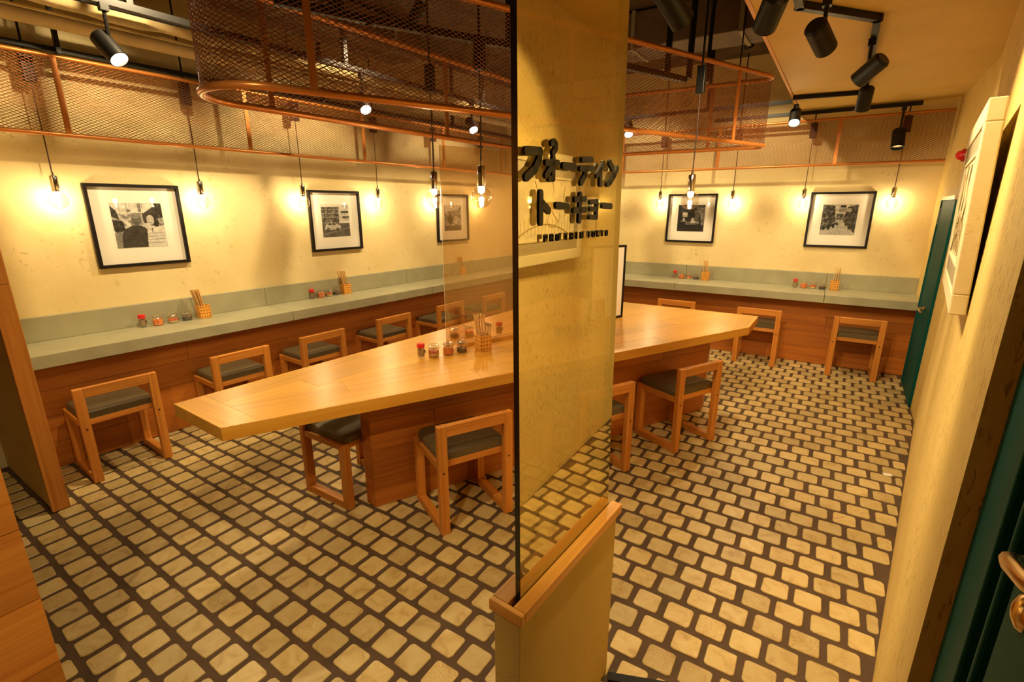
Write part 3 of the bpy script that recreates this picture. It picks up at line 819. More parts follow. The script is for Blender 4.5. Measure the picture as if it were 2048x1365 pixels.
class Pic:
    def __init__(s, base): s.a = np.full((NG, NG), float(base))
    def put(s, mask, v, amp=0.0, k=20, seed=1):
        s.a = np.where(mask, v + amp * (smooth_noise(k, seed) - .5), s.a); return s
    def ell(s, x, y, rx, ry, v, **k): return s.put(((XX - x) / rx) ** 2 + ((YY - y) / ry) ** 2 < 1, v, **k)
    def rect(s, x0, y0, x1, y1, v, **k): return s.put((XX > x0) & (XX < x1) & (YY > y0) & (YY < y1), v, **k)
    def poly(s, pts, v, **k):
        m_ = np.zeros((NG, NG), bool); n = len(pts)
        for i in range(n):
            (x0, y0), (x1, y1) = pts[i], pts[(i + 1) % n]
            if y0 == y1: continue
            c = ((YY >= y0) != (YY >= y1)) & (XX < (x1 - x0) * (YY - y0) / (y1 - y0) + x0)
            m_ ^= c
        return s.put(m_, v, **k)
def pic_couple():
    p = Pic(.82); p.rect(0, 0, 1, .3, .88, amp=.2, k=12, seed=2)
    for x in (.16, .3, .36, .52, .6): p.rect(x, 0, x + .012, .22, .62)
    p.rect(.53, 0, .58, .2, .5, amp=.3)
    p.rect(0, .22, .62, .5, .68, amp=.55, k=22, seed=3)
    p.ell(.33, .17, .03, .03, .45)
    p.poly([(0, .06), (.1, .16), (.14, .36), (0, .3)], .25, amp=.3); p.poly([(0, .36), (.2, .4), (.22, .66), (.05, .66), (0, .6)], .2, amp=.5, k=30, seed=4)
    p.poly([(.58, .25), (.82, .08), (.92, .12), (.9, .45), (.6, .45)], .22, amp=.15); p.rect(.85, 0, 1, .34, .2, amp=.5, k=26, seed=5)
    p.poly([(.86, .36), (1, .33), (1, .5), (.9, .52)], .6, amp=.5)
    p.poly([(0, .66), (.25, .6), (.3, 1), (0, 1)], .55, amp=.1)
    p.poly([(.10, 1), (.13, .72), (.2, .58), (.36, .50), (.52, .50), (.62, .56), (.68, .72), (.66, 1)], .22, amp=.1, k=10)
    p.ell(.45, .36, .1, .14, .42, amp=.15); p.ell(.45, .28, .1, .07, .55); p.rect(.38, .36, .52, .375, .25); p.rect(.41, .43, .5, .445, .25)
    p.poly([(.6, 1), (.63, .66), (.66, .56), (.76, .5), (.88, .52), (.98, .6), (1, 1)], .86, amp=.08)
    for y in (.68, .75, .82, .9): p.poly([(.63, y), (.97, y - .01), (.97, y + .008), (.63, y + .018)], .66)
    p.ell(.76, .36, .11, .15, .12); p.poly([(.78, .3), (.9, .4), (.88, .54), (.8, .54)], .12); p.ell(.73, .38, .075, .115, .78)
    p.rect(.68, .35, .71, .36, .3); p.rect(.75, .35, .78, .36, .3); p.rect(.71, .43, .76, .442, .4)
    p.poly([(.72, .56), (.76, .56), (.74, .7)], .4)
    return p.a
def pic_car():
    p = Pic(.9); p.rect(0, .08, .62, .62, .42, amp=.5, k=18, seed=8)
    for y in (.14, .26, .38): p.rect(.02, y, .6, y + .02, .75)
    for x in (.1, .22, .36, .5): p.rect(x, .1, x + .02, .5, .25)
    p.poly([(.62, .05), (1, 0), (1, .5), (.62, .5)], .8, amp=.2); p.rect(.7, .2, .98, .27, .3); p.rect(.74, .36, 1, .44, .35, amp=.4)
    p.rect(0, .58, 1, 1, .38, amp=.12, k=8); p.poly([(0, .9), (1, .7), (1, .74), (0, .95)], .5)
    p.poly([(.08, .72), (.12, .62), (.22, .56), (.46, .55), (.56, .62), (.66, .66), (.66, .76), (.08, .78)], .78, amp=.08)
    p.poly([(.16, .62), (.24, .575), (.33, .575), (.33, .63)], .2); p.poly([(.35, .575), (.45, .57), (.52, .62), (.35, .63)], .22)
    for x in (.2, .54): p.ell(x, .77, .055, .055, .08); p.ell(x, .77, .025, .025, .6)
    return p.a
def pic_stall():
    p = Pic(.16); p.a += .12 * (smooth_noise(9, 12) - .5)
    p.poly([(.1, .1), (.75, .02), (.78, .25), (.12, .3)], .3, amp=.3)
    p.rect(.18, .28, .36, .46, .86, amp=.3, k=14); p.rect(.2, .5, .27, .62, .85); p.rect(.12, .6, .34, .63, .75)
    p.poly([(.3, .64), (.8, .62), (.8, .72), (.32, .74)], .62, amp=.3); p.rect(.34, .67, .74, .70, .2)
    p.ell(.57, .44, .05, .06, .2); p.poly([(.5, .68), (.52, .5), (.6, .48), (.68, .6), (.66, .68)], .84)
    p.rect(.62, .22, .8, .6, .45, amp=.4, k=16); p.poly([(.78, .2), (1, .05), (1, .8), (.92, .9), (.86, .5)], .55, amp=.45, k=10)
    for i in range(5): p.poly([(.72, .04 + .05 * i), (.92, .02 + .05 * i), (.92, .03 + .05 * i), (.72, .055 + .05 * i)], .8)
    p.rect(0, .76, 1, 1, .14, amp=.1); return p.a
def pic_alley():
    p = Pic(.75); p.rect(.3, 0, .75, .4, .85, amp=.25)
    p.poly([(0, 0), (.34, .04), (.42, .6), (0, .9)], .35, amp=.6, k=24, seed=21); p.poly([(1, 0), (.7, .08), (.6, .55), (1, .95)], .3, amp=.6, k=24, seed=22)
    p.rect(.5, .02, .66, .1, .15); p.rect(.46, .12, .8, .24, .65, amp=.2); p.rect(.42, .3, .62, .5, .4, amp=.6, k=26, seed=23)
    p.poly([(.42, .55), (.62, .52), (1, 1), (0, 1), (0, .86)], .72, amp=.12)
    for x, y, s_ in ((.16, .74, 1.1), (.3, .68, 1), (.42, .62, .8), (.76, .62, .8), (.88, .72, 1)):
        p.ell(x - .05 * s_, y + .04 * s_, .045 * s_, .05 * s_, .08); p.ell(x + .07 * s_, y + .04 * s_, .04 * s_, .045 * s_, .1)
        p.poly([(x - .08 * s_, y), (x + .06 * s_, y - .06 * s_), (x + .1 * s_, y), (x, y + .04 * s_)], .16, amp=.4, k=30)
    return p.a
def pic_market():
    p = Pic(.6); p.a += .5 * (smooth_noise(14, 31) - .5)
    p.poly([(0, 0), (1, 0), (.8, .2), (.1, .25)], .85); p.ell(.35, .55, .14, .2, .2); p.ell(.35, .34, .07, .08, .45); p.ell(.7, .6, .12, .16, .8, amp=.2); p.rect(0, .8, 1, 1, .3, amp=.2); return p.a
def picture(name, label, org, ux, n_in, pic, size=.545):
    """org: lower left corner on the wall, n_in: into the room"""
    org = Vector(org); ux = Vector(ux); n_in = Vector(n_in); uz = Vector((0, 0, 1))
    t = thing('framed_photo', label, 'picture', org + ux * size / 2, 0, 'black framed photographs on cream walls')
    R = Matrix((ux, n_in, uz)).transposed()
    fw, fd = .021, .032
    def bx(name_, cx_, cz, sx, sz, d0, d1, mat, **k):
        return MB().box(org + ux * cx_ + uz * cz + n_in * (d0 + d1) / 2, (sx, d1 - d0, sz), R).build(name_, mat, t, **k)
    bx('frame_bar', size / 2, fw / 2, size, fw, .002, fd, M['black_frame'], bevel=.0015)
    bx('frame_bar', size / 2, size - fw / 2, size, fw, .002, fd, M['black_frame'], bevel=.0015)
    bx('frame_bar', fw / 2, size / 2, fw, size - 2 * fw, .002, fd, M['black_frame'], bevel=.0015)
    bx('frame_bar', size - fw / 2, size / 2, fw, size - 2 * fw, .002, fd, M['black_frame'], bevel=.0015)
    bx('mat_board', size / 2, size / 2, size - 2 * fw, size - 2 * fw, .004, .010, M['mat'])
    ps = .298
    grid_print(pic, 'photo_print', org + ux * (size - ps) / 2 + uz * (.125) + n_in * .0112, ux, uz, ps, ps, t)
    vs = [org + ux * a + uz * c + n_in * .022 for a, c in ((fw, fw), (size - fw, fw), (size - fw, size - fw), (fw, size - fw))]
    MB().add(vs, [(0, 1, 2, 3)]).build('picture_glass', M['pane'], t)
    return t
for s0, lab, pc in ((1.013, 'black framed photo of a man and a woman on the left wall', pic_couple()),
                    (2.575, 'black framed photo of a car in a street on the left wall', pic_car()),
                    (4.19, 'black framed photo on the left wall partly behind the clear screen', pic_market())):
    picture('framed_photo', lab, LP(s0, WL, 1.157), uL, nL, pc)
for s0, lab, pc in ((-1.626, 'black framed dark photo of a street stall on the back wall', pic_stall()),
                    (-.186, 'black framed photo of a motorbike alley on the back wall', pic_alley()),
                    (-3.06, 'black framed photo near the back corner, behind the tall glass sheet', pic_market()[:, ::-1])):
    picture('framed_photo', lab, BP(s0, WB, 1.157), uB, -nB, pc)

# ------------------------------------------------------------------ cream framed picture on the right wall (leans out a little)
art = thing('moulded_picture', 'cream moulded picture frame hanging on the right wall, leaning forward at the top', 'picture', RW(.274, 0, 1.286))
zl, zh = 1.286, 1.796
def aw(s, d, z): return RW(s, -(d + .003 + .017 * (s + .113) / .774 + .019 * (z - zl) / (zh - zl)), z)
def abox(name, s0, s1, z0, z1, d0, d1, mat, parent, **k):
    vs = [aw(s, d, z) for z in (z0, z1) for d in (d0, d1) for s in (s0, s1)]
    return MB().add(vs, [(0, 1, 3, 2), (4, 6, 7, 5), (0, 4, 5, 1), (2, 3, 7, 6), (0, 2, 6, 4), (1, 5, 7, 3)]).build(name, mat, parent, **k)
s0, s1 = -.113, .661
def ring(name, a, wd, d0, d1, mat, **k):
    abox(name, s0 + a, s1 - a, zl + a, zl + a + wd, d0, d1, mat, art, **k); abox(name, s0 + a, s1 - a, zh - a - wd, zh - a, d0, d1, mat, art, **k)
    abox(name, s0 + a, s0 + a + wd, zl + a + wd, zh - a - wd, d0, d1, mat, art, **k); abox(name, s1 - a - wd, s1 - a, zl + a + wd, zh - a - wd, d0, d1, mat, art, **k)
abox('backing', s0 + .004, s1 - .004, zl + .004, zh - .004, .0, .024, M['picture_grey'], art)
ring('outer_moulding', 0, .052, 0, .034, M['frame_cream'], bevel=.003)
ring('grey_mat', .052, .055, .022, .030, M['picture_grey'])
ring('inner_moulding', .107, .010, .022, .0335, M['frame_cream'], bevel=.002)
abox('drawing_sheet', s0 + .117, s1 - .117, zl + .117, zh - .117, .022, .0295, M['picture_cream'], art)
def ink(pts, r=.0022):
    return MB().tube([aw(s0 + .117 + (s1 - s0 - .234) * a, .0305, zl + .117 + (zh - zl - .234) * b_) for a, b_ in pts], r, 6)
def curve(cps, n=24):
    out = []
    cps = [Vector(c) for c in cps]
    for i in range(len(cps) - 1):
        p0 = cps[max(i - 1, 0)]; p1 = cps[i]; p2 = cps[i + 1]; p3 = cps[min(i + 2, len(cps) - 1)]
        for k in range(n // 3):
            t = k / (n // 3)
            out.append(.5 * ((2 * p1) + (p2 - p0) * t + (2 * p0 - 5 * p1 + 4 * p2 - p3) * t * t + (3 * p1 - p0 - 3 * p2 + p3) * t ** 3))
    out.append(cps[-1]); return [tuple(p) for p in out]
for cp in ([(.55, .97), (.58, .8), (.52, .62), (.6, .42), (.68, .3), (.6, .2), (.5, .27), (.52, .42), (.56, .5)], [(.25, .95), (.3, .75), (.22, .55), (.3, .4), (.26, .3)],
           [(.02, .08), (.2, .2), (.45, .26), (.7, .2), (.98, .02)], [(.8, .9), (.78, .7), (.84, .5), (.8, .35)]):
    ink(curve(cp)).build('ink_line', M['ink'], art)
for k in range(16):
    a = .04 + k * .06; ink([(a, .05 + .03 * (k % 3)), (a + .01, .26 + .05 * (k % 4) + .02)], .0010).build('ink_stroke', M['ink'], art)

# ------------------------------------------------------------------ expanded-metal screens
def expanded(path, z0, z1, closed, parent, cw=.031, ch=.0158, wd=.0025, th=.0016, name='expanded_mesh'):
    P_ = np.array([(p[0], p[1]) for p in path], float)
    if closed: P_ = np.vstack([P_, P_[:1]])
    seg = np.linalg.norm(np.diff(P_, axis=0), axis=1); cum = np.concatenate([[0], np.cumsum(seg)]); Ln = cum[-1]
    nx = int(round(Ln / (cw / 2)));
    if closed and nx % 2: nx += 1
    nz = int(round((z1 - z0) / (ch / 2)))
    hx, hz = Ln / nx, (z1 - z0) / nz
    def at(i):
        s = (i * hx) % Ln if closed else np.clip(i * hx, 0, Ln)
        return np.stack([np.interp(s, cum, P_[:, 0]), np.interp(s, cum, P_[:, 1])], -1)
    I, J = np.meshgrid(np.arange(nx), np.arange(nz), indexing='ij'); I = I.ravel(); J = J.ravel()
    up = (I + J) % 2 == 0
    ja = np.where(up, J, J + 1); jb = np.where(up, J + 1, J)
    A = at(I.astype(float)); B = at(I.astype(float) + 1)
    a3 = np.column_stack([A, z0 + ja * hz]); b3 = np.column_stack([B, z0 + jb * hz])
    d = b3 - a3; d /= np.linalg.norm(d, axis=1)[:, None]
    h = np.column_stack([d[:, 1], -d[:, 0], np.zeros(len(d))]); h /= np.linalg.norm(h, axis=1)[:, None] + 1e-9   # horizontal normal
    v = np.cross(d, h)
    # strands of expanded metal are twisted out of plane
    tw = np.where(up, .5, .5)[:, None]
    w1 = v * np.cos(tw) + h * np.sin(tw); w2 = -v * np.sin(tw) + h * np.cos(tw)
    a3 = a3 - d * wd * .3; b3 = b3 + d * wd * .3
    vs = np.stack([a3 + w1 * wd / 2 + w2 * th / 2, a3 - w1 * wd / 2 + w2 * th / 2, a3 - w1 * wd / 2 - w2 * th / 2, a3 + w1 * wd / 2 - w2 * th / 2,
                   b3 + w1 * wd / 2 + w2 * th / 2, b3 - w1 * wd / 2 + w2 * th / 2, b3 - w1 * wd / 2 - w2 * th / 2, b3 + w1 * wd / 2 - w2 * th / 2], 1).reshape(-1, 3)
    iv = np.array(INV[parent]); vs = vs @ iv[:3, :3].T + iv[:3, 3]
    nE = len(a3); base = (np.arange(nE) * 8)[:, None, None]
    q = np.array([[0, 1, 5, 4], [1, 2, 6, 5], [2, 3, 7, 6], [3, 0, 4, 7]])[None]
    fs = (base + q).reshape(-1, 4)
    me = bpy.data.meshes.new(name)
    me.vertices.add(len(vs)); me.vertices.foreach_set('co', vs.astype(np.float32).ravel())
    me.loops.add(fs.size); me.loops.foreach_set('vertex_index', fs.astype(np.int32).ravel())
    me.polygons.add(len(fs)); me.polygons.foreach_set('loop_start', np.arange(0, fs.size, 4, dtype=np.int32))
    me.materials.append(M['mesh']); me.update(calc_edges=True)
    o = bpy.data.objects.new(name, me); COL.objects.link(o); o.parent = parent; o['kind'] = 'stuff'
    return o
dML, dMB = -3.95, 5.85
cM = isect(LP(0, dML), uL, BP(0, dMB), uB)
eM = BP(.79, dMB)
mL0 = LP(.44, dML)
ms1 = thing('mesh_screen', 'copper expanded-metal screen hung along the left wall above the photographs', 'screen', LP(3, dML, 1.965))
expanded([v2(mL0), v2(cM)], 1.967, 2.385, False, ms1)
MB().tube([mL0 + Vector((0, 0, 1.964)), cM + Vector((0, 0, 1.964))], .0125, 10).build('bottom_rail', M['copper'], ms1, smooth=True)
MB().tube([mL0 + Vector((0, 0, 2.384)), cM + Vector((0, 0, 2.384))], .0125, 10).build('top_rail', M['copper'], ms1, smooth=True)
for s in (.97, 2.04, 3.10, 4.16, 5.2):
    MB().box(LP(s, dML + .006, 2.174), (.028, .008, .42), frame_of(uL)).build('upright', M['copper'], ms1)
ms2 = thing('mesh_screen', 'copper expanded-metal screen hung along the back wall above the photographs', 'screen', BP(-1.5, dMB, 1.95))
expanded([v2(cM), v2(eM)], 1.953, 2.361, False, ms2)
MB().tube([cM + Vector((0, 0, 1.95)), eM + Vector((0, 0, 1.95))], .0125, 10).build('bottom_rail', M['copper'], ms2, smooth=True)
MB().tube([cM + Vector((0, 0, 2.36)), eM + Vector((0, 0, 2.36))], .0125, 10).build('top_rail', M['copper'], ms2, smooth=True)
for s in (-3.2, -2.15, -1.09, -.03):
    MB().box(BP(s, dMB - .006, 2.155), (.028, .008, .41), frame_of(uB)).build('upright', M['copper'], ms2)
RG = fillet([(-1.825, 1.012), (-.495, 4.085), (-2.02, 3.97), (-2.205, 1.0)], [.21, .07, .30, .215], 10)
rg = thing('mesh_canopy', 'large copper expanded-metal ring hanging over the table, rounded at both ends', 'canopy', (-1.5, 2.6, 1.967))
expanded(RG, 1.967, 2.40, True, rg)
MB().tube([(p.x, p.y, 1.967) for p in RG], .0145, 12, closed=True).build('bottom_ring', M['copper'], rg, smooth=True)
MB().tube([(p.x, p.y, 2.402) for p in RG], .0145, 12, closed=True).build('top_ring', M['copper'], rg, smooth=True)
def on_poly(a, b_, t): return Vector(a) + (Vector(b_) - Vector(a)) * t
ups = [((-1.825, 1.0), (-.495, 4.085), t) for t in (.084, .45, .86)] + [((-.495, 4.085), (-2.02, 3.97), t) for t in (.28,)] + [((-2.02, 3.97), (-2.215, .985), t) for t in (.125, .495, .865)]
for a, b_, t in ups:
    p = on_poly(a, b_, t); e = (Vector(b_) - Vector(a)).normalized(); n_ = Vector((-e.y, e.x))
    if (Vector((-1.5, 2.6)) - p).dot(n_) < 0: n_ = -n_
    p = p + n_ * -.006
    MB().box((p.x, p.y, 2.184), (.026, .007, .42), frame_of(e.to_3d())).build('upright', M['copper'], rg)
for a, b_, t in (((-1.825, 1.0), (-.495, 4.085), .25), ((-1.825, 1.0), (-.495, 4.085), .86), ((-2.02, 3.97), (-2.215, .985), .2), ((-2.02, 3.97), (-2.215, .985), .75)):
    p = on_poly(a, b_, t)
    MB().tube([(p.x, p.y, 2.40), (p.x, p.y, ZD)], .0045, 6).build('hanger_rod', M['black'], rg)

# ------------------------------------------------------------------ pendant lamps
def make_pendant():
    """origin at the centre of the globe"""
    t = thing('pendant_lamp', 'pendant', 'lamp')
    prof = [(.0185, .055), (.020, .047)] + [(.050 * math.sin(a), .050 * math.cos(a)) for a in [math.radians(x) for x in range(25, 180, 11)]] + [(0, -.050)]
    MB().lathe(prof[::-1], 24).build('glass_globe', M['bulb'], t, smooth=True)
    MB().lathe([(0, .05), (.0195, .05), (.0205, .056), (.0205, .138), (.017, .143), (.008, .145), (.006, .165), (0, .165)], 20).build('chrome_socket', M['chrome'], t, smooth=True)
    MB().lathe([(0, .020), (.013, .022), (.0165, .032), (.0165, .049), (0, .0495)], 14).build('led_core', M['filament'], t, smooth=True)
    MB().lathe([(0, -.046), (.008, -.042), (.009, -.030), (.005, -.022), (0, -.02)], 12).build('frosted_tip', M['filament'], t, smooth=True)
    return t
pend0 = make_pendant(); KIDS_OF[pend0] = list(pend0.children)
def add_light(kind, name, energy, loc, parent, radius=.02, **k):
    ld = bpy.data.lights.new(name, kind); ld.energy = energy; ld.color = WARM; ld.shadow_soft_size = radius
    for a, b_ in k.items(): setattr(ld, a, b_)
    lo = bpy.data.objects.new(name, ld); COL.objects.link(lo); lo.parent = parent; lo.location = loc
    return lo
first = True
def pendant(p, ztop, can, label, power):
    """can: (sx, sy, h) box canopy above the cord or None"""
    global first
    p = Vector(p)
    if first: t = pend0; t.location = p; first = False; t['label'] = label; t['group'] = 'clear globe pendant lamps'
    else: t = copy_tree(pend0, p, 0, label, 'clear globe pendant lamps')
    INV[t] = Matrix.Translation(-p)
    zc_ = ztop
    MB().tube([p + Vector((0, 0, .16)), p + Vector((.002, .001, (.16 + zc_ - p.z) / 2)), Vector((p.x, p.y, zc_))], .0035, 6).build('cord', M['cord'], t, smooth=True)
    if can:
        MB().box((p.x, p.y, zc_ + can[2] / 2), can, None).build('canopy_box', M['black'], t, bevel=.003)
        MB().tube([(p.x, p.y, zc_ + can[2] - .002), (p.x, p.y, ZC if p.x > -.49 else ZD)], .006, 6).build('hanger_rod', M['black'], t)
    add_light('POINT', 'bulb_light', power, (0, 0, .012), t, .014)
    return t
ordn = ['first', 'second', 'third', 'fourth', 'fifth', 'sixth']
dPL, dPB = -4.04, 5.945
labL = ['clear globe pendant beside the photo of the couple, nearest the stub wall', 'clear globe pendant between the photos of the couple and the car', 'clear globe pendant at the left edge of the car photo',
        'clear globe pendant just right of the car photo', 'clear globe pendant by the left wall, hidden behind a table pendant', 'clear globe pendant by the left wall, seen behind the clear screen']
for s, lab in zip((.871, 1.678, 2.49, 3.296, 4.10, 4.90), labL):
    pendant(LP(s, dPL, 1.592), 2.245, (.045, .06, .14), lab, BULB_W)
labB = ['clear globe pendant near the back corner, seen through the tall glass sheet', 'clear globe pendant by the back wall, behind the right edge of the glass', 'clear globe pendant left of the dark street stall photo',
        'clear globe pendant right of the dark street stall photo', 'clear globe pendant at the left edge of the alley photo', 'clear globe pendant between the alley photo and the teal door']
for s, lab in zip((-3.25, -2.48, -1.702, -.918, -.246, .482), labB):
    pendant(BP(s, dPB, 1.588), 2.21, (.06, .045, .14), lab, BULB_W)
for p, lab in (((-1.473, 1.967, 1.598), 'largest clear globe pendant, hanging over the table just left of the glass sheet'),
               ((-1.956, 2.167, 1.601), 'clear globe pendant over the table at the left edge of the clear screen'),
               ((-.748, 2.997, 1.588), 'clear globe pendant over the right part of the table, before the stall photo')):
    pendant(p, 2.15, (.042, .042, .135), lab, BULB_W * 1.2)

# ------------------------------------------------------------------ lighting tracks and spotlights
def track(pts, z, label, drops=()):
    t = thing('lighting_track', label, 'track', (pts[0][0], pts[0][1], z))
    for a, b_ in zip(pts[:-1], pts[1:]):
        MB().bar((a[0], a[1], z), (b_[0], b_[1], z), .034, .032, .034).build('track_rail', M['black'], t)
    for (x, y, z1) in drops:
        MB().box((x, y, (z + .016 + z1) / 2), (.03, .03, z1 - z - .016)).build('hanger_post', M['black'], t)
    return t
track([(-.30, 1.0), (-.30, 2.83), (0.0, 3.207), (0.003, 5.087), (-.476, 5.005)], ZC - .017, 'black lighting track running along the lowered cream ceiling')
track([(-3.20, .75), (-3.14, 3.0), (-3.10, 5.08)], 2.53, 'black lighting track along the open ceiling in front of the left mesh screen', [(-3.19, 1.3, ZD), (-3.15, 2.6, ZD), (-3.11, 4.2, ZD)])
track([(-3.08, 5.12), (-.53, 5.16)], 2.43, 'black lighting track across the open ceiling in front of the back mesh screen', [(-2.2, 5.12, ZD), (-1.2, 5.15, ZD)])
track([(-2.02, 1.36), (-1.88, 1.70), (-1.196, 3.01), (-.99, 3.52)], 2.35, 'black lighting track inside the hanging mesh ring', [(-1.93, 1.55, ZD), (-1.55, 2.33, ZD), (-1.22, 2.95, ZD), (-1.05, 3.36, ZD)])
track([(-1.25, 5.78), (.42, 5.80)], 2.425, 'black lighting track above the back mesh screen', [])
def spot(p, aim, ztrack, label, power, lit='lens', ang=70, ln=.15, r=.045, group='black track spotlights'):
    p = Vector(p); d = (Vector(aim) - p).normalized()
    t = thing('track_spotlight', label, 'spotlight', p, 0, group)
    R = frame_of(d) @ Matrix(((0, 0, 1), (0, 1, 0), (-1, 0, 0)))
    MB().lathe([(0, -ln * .62), (r * .8, -ln * .62), (r, -ln * .55), (r, ln * .38), (r * .9, ln * .38), (r * .86, ln * .27), (0, ln * .27)], 24, p, R).build('lamp_head', M['black'], t, smooth=True)
    MB().lathe([(0, ln * .28), (r * .84, ln * .28), (r * .84, ln * .30), (0, ln * .32)], 24, p, R).build('lens', M[lit], t, smooth=True)
    side = p + Vector((0, 0, 1)) * (r + .012)
    st = MB().tube([p + d * -.01 + Vector((0, 0, r * .8)), side + Vector((0, 0, .02)), Vector((p.x, p.y, ztrack - .03))], .009, 8)
    st.build('stem', M['black'], t, smooth=True)
    MB().box((p.x, p.y, ztrack - .0345), (.036, .036, .034)).build('adaptor', M['black'], t)
    if power:
        lo = add_light('SPOT', 'spot_light', power, d * (ln * .42), t, .03, spot_size=math.radians(ang), spot_blend=.6)
        lo.rotation_euler = d.to_track_quat('-Z', 'Y').to_euler()
    return t
spot((-3.165, 1.175, 2.305), (-1.9, 1.7, .7), 2.53, 'glaring lit spotlight above the left mesh screen, nearest the stub wall', SPOT_W * .75)
spot((-3.153, 2.742, 2.30), (-1.7, 2.3, .7), 2.53, 'lit spotlight seen under the left rim of the hanging mesh ring', SPOT_W * .6)
spot((-3.09, 3.993, 2.30), (-1.6, 3.2, .6), 2.53, 'lit spotlight above the clear screen, close to the room corner', SPOT_W * .6)
spot((-1.94, 5.09, 2.30), (-1.2, 3.6, .6), 2.43, 'lit spotlight just right of the tall glass sheet under the mesh ring', SPOT_W * .75)
spot((-.475, 5.20, 2.30), (-.3, 3.2, 0), 2.43, 'glaring lit spotlight right of the mesh ring under the cream ceiling corner', SPOT_W * .75)
spot((-.64, 2.09, 2.27), (.5, 4.3, .3), 2.45, 'black spotlight at the top of the frame pointing over the mesh ring', SPOT_W * 1.15, 'lens_dim')
spot((-.35, 2.34, 2.27), (-1.5, 5.0, .75), 2.44, 'black spotlight with a bright rim left of the track corner', SPOT_W * .7, 'lens_dim')
spot((-.190, 2.76, 2.26), (.62, 4.9, 1.1), 2.44, 'black spotlight tilted to the right on the cream ceiling track', SPOT_W * .9, 'lens_dim')
spot((-.005, 3.52, 2.26), (-1.6, 4.6, 1.0), 2.44, 'black spotlight pointing left on the short end of the track', SPOT_W * .6, 'lens_dim')
spot((.006, 4.42, 2.26), (-.1, 5.3, .9), 2.44, 'black spotlight hanging straight down before the back mesh screen', SPOT_W * .6, 'lens_dim')
spot((.31, 5.74, 2.12), (.35, 5.3, 1.0), 2.42, 'black spotlight seen through the back mesh screen near the right wall', 0, 'steel', r=.05, ln=.17)
spot((-.30, 1.45, 2.27), (.33, 1.9, 1.1), 2.44, 'black spotlight above the glass partition lighting the right wall', SPOT_W * .65, 'lens_dim')
spot((-.30, 1.05, 2.27), (-.35, 1.9, 0), 2.44, 'black spotlight above the near end of the glass partition', SPOT_W * .8, 'lens_dim')

for (x, y, z, ax, ay, az, pw, lab) in ((-2.75, 1.4, 2.86, -4.1, 1.15, 1.30, 1.9, 'added spotlight under the dark ceiling washing the left wall by the stub wall'),  # wall washers added to brighten the walls, set high after the mesh shadows
        (-2.72, 2.9, 2.86, -4.0, 2.6, 1.30, 1.9, 'added spotlight under the dark ceiling washing the middle of the left wall'),
        (-2.65, 4.45, 2.86, -3.9, 4.4, 1.30, 1.6, 'added spotlight under the dark ceiling washing the left wall near the corner'),
        (-2.0, 4.75, 2.86, -2.1, 6.0, 1.30, 1.3, 'added spotlight under the dark ceiling washing the back wall near the corner'),
        (-.85, 4.75, 2.86, -.8, 6.0, 1.30, 1.3, 'added spotlight under the dark ceiling washing the back wall beside the soffit'),
        (-.40, 1.9, 2.30, .30, 1.6, 1.5, .8, 'spotlight on the cream ceiling lighting the cream framed picture'),
        (-.55, -.3, 2.30, -1.56, .0, .8, .9, 'added unseen spotlight over the entrance lighting the wooden board wall'),  # entrance spots added out of view to brighten the board wall and floor
        (-1.25, .45, 2.30, -2.2, 1.35, .0, .8, 'added unseen spotlight over the entrance lighting the floor by the stub wall')):
    spot((x, y, z), (ax, ay, az), ZC if z < 2.4 else ZD, lab, SPOT_W * pw, 'lens_dim', 84 if z > 2.5 else 95)
# ------------------------------------------------------------------ pipes and ducts of the open ceiling
def pipe(name, label, s0, s1, d, z, r, mat, lump=0.0, n=12):
    pts = []
    k = max(2, int((s1 - s0) / (.12 if lump else 1.0)))
    for i in range(k + 1):
        s = s0 + (s1 - s0) * i / k
        pts.append(LP(s, d + random.uniform(-lump, lump), z + random.uniform(-lump, lump)))
    return tag(MB().tube(pts, r, n).build(name, mat, None, smooth=True), label, 'pipe')
pipe('cream_pipe', 'smooth cream pipe running under the open ceiling along the left wall', .46, 5.6, -3.86, 2.545, .040, M['pipe_cream'])
pipe('lagged_pipe', 'rough lagged pipe with peeling wrap beside the smooth cream pipe', .46, 5.6, -3.62, 2.60, .048, M['lagging'], .012)
pipe('dark_conduit', 'thin dark conduit on the room side of the lagged pipe', .46, 5.6, -3.50, 2.585, .010, M['black'])
pipe('pale_conduit', 'thin pale conduit below the lagged pipe', .46, 5.6, -3.66, 2.535, .008, M['lagging'])
tag(MB().bar(LP(.45, -4.095, 2.445), LP(5.6, -4.095, 2.445), .05, .04).build('cable_tray', M['grey_bar']), 'flat grey cable tray just above the left mesh screen', 'tray')
tag(MB().bar(LP(.45, -3.97, 2.424), LP(5.6, -3.97, 2.424), .03, .025).build('support_bar', M['black']), 'black bar carrying the left mesh screen', 'bar')
for s, lab in ((1.0, 'black strut hanging above the left mesh screen, nearest the stub wall'), (2.7, 'black strut hanging above the left mesh screen behind the mesh ring'), (4.3, 'black strut hanging above the left mesh screen near the room corner')):
    st = MB().box(LP(s, -3.93, (2.40 + ZD) / 2), (.022, .03, ZD - 2.40), frame_of(uL)); tag(st.build('ceiling_strut', M['black']), lab, 'strut', 'ceiling struts')
dct = thing('air_duct', 'large brown sheet-metal duct crossing the open ceiling above the mesh ring', 'duct', (-1.5, 4.40, 2.77))
MB().box((-1.55, 4.36, 2.90), (2.0, .38, .26)).build('duct_body', M['duct_dark'], dct, bevel=.006)
for x in (-2.4, -1.6, -.8): MB().box((x, 4.36, 2.90), (.03, .40, .28)).build('duct_flange', M['grey_bar'], dct)
dc2 = thing('air_duct', 'brown duct running lengthwise under the dark ceiling toward the left wall', 'duct', (-3.42, 2.4, 2.8))
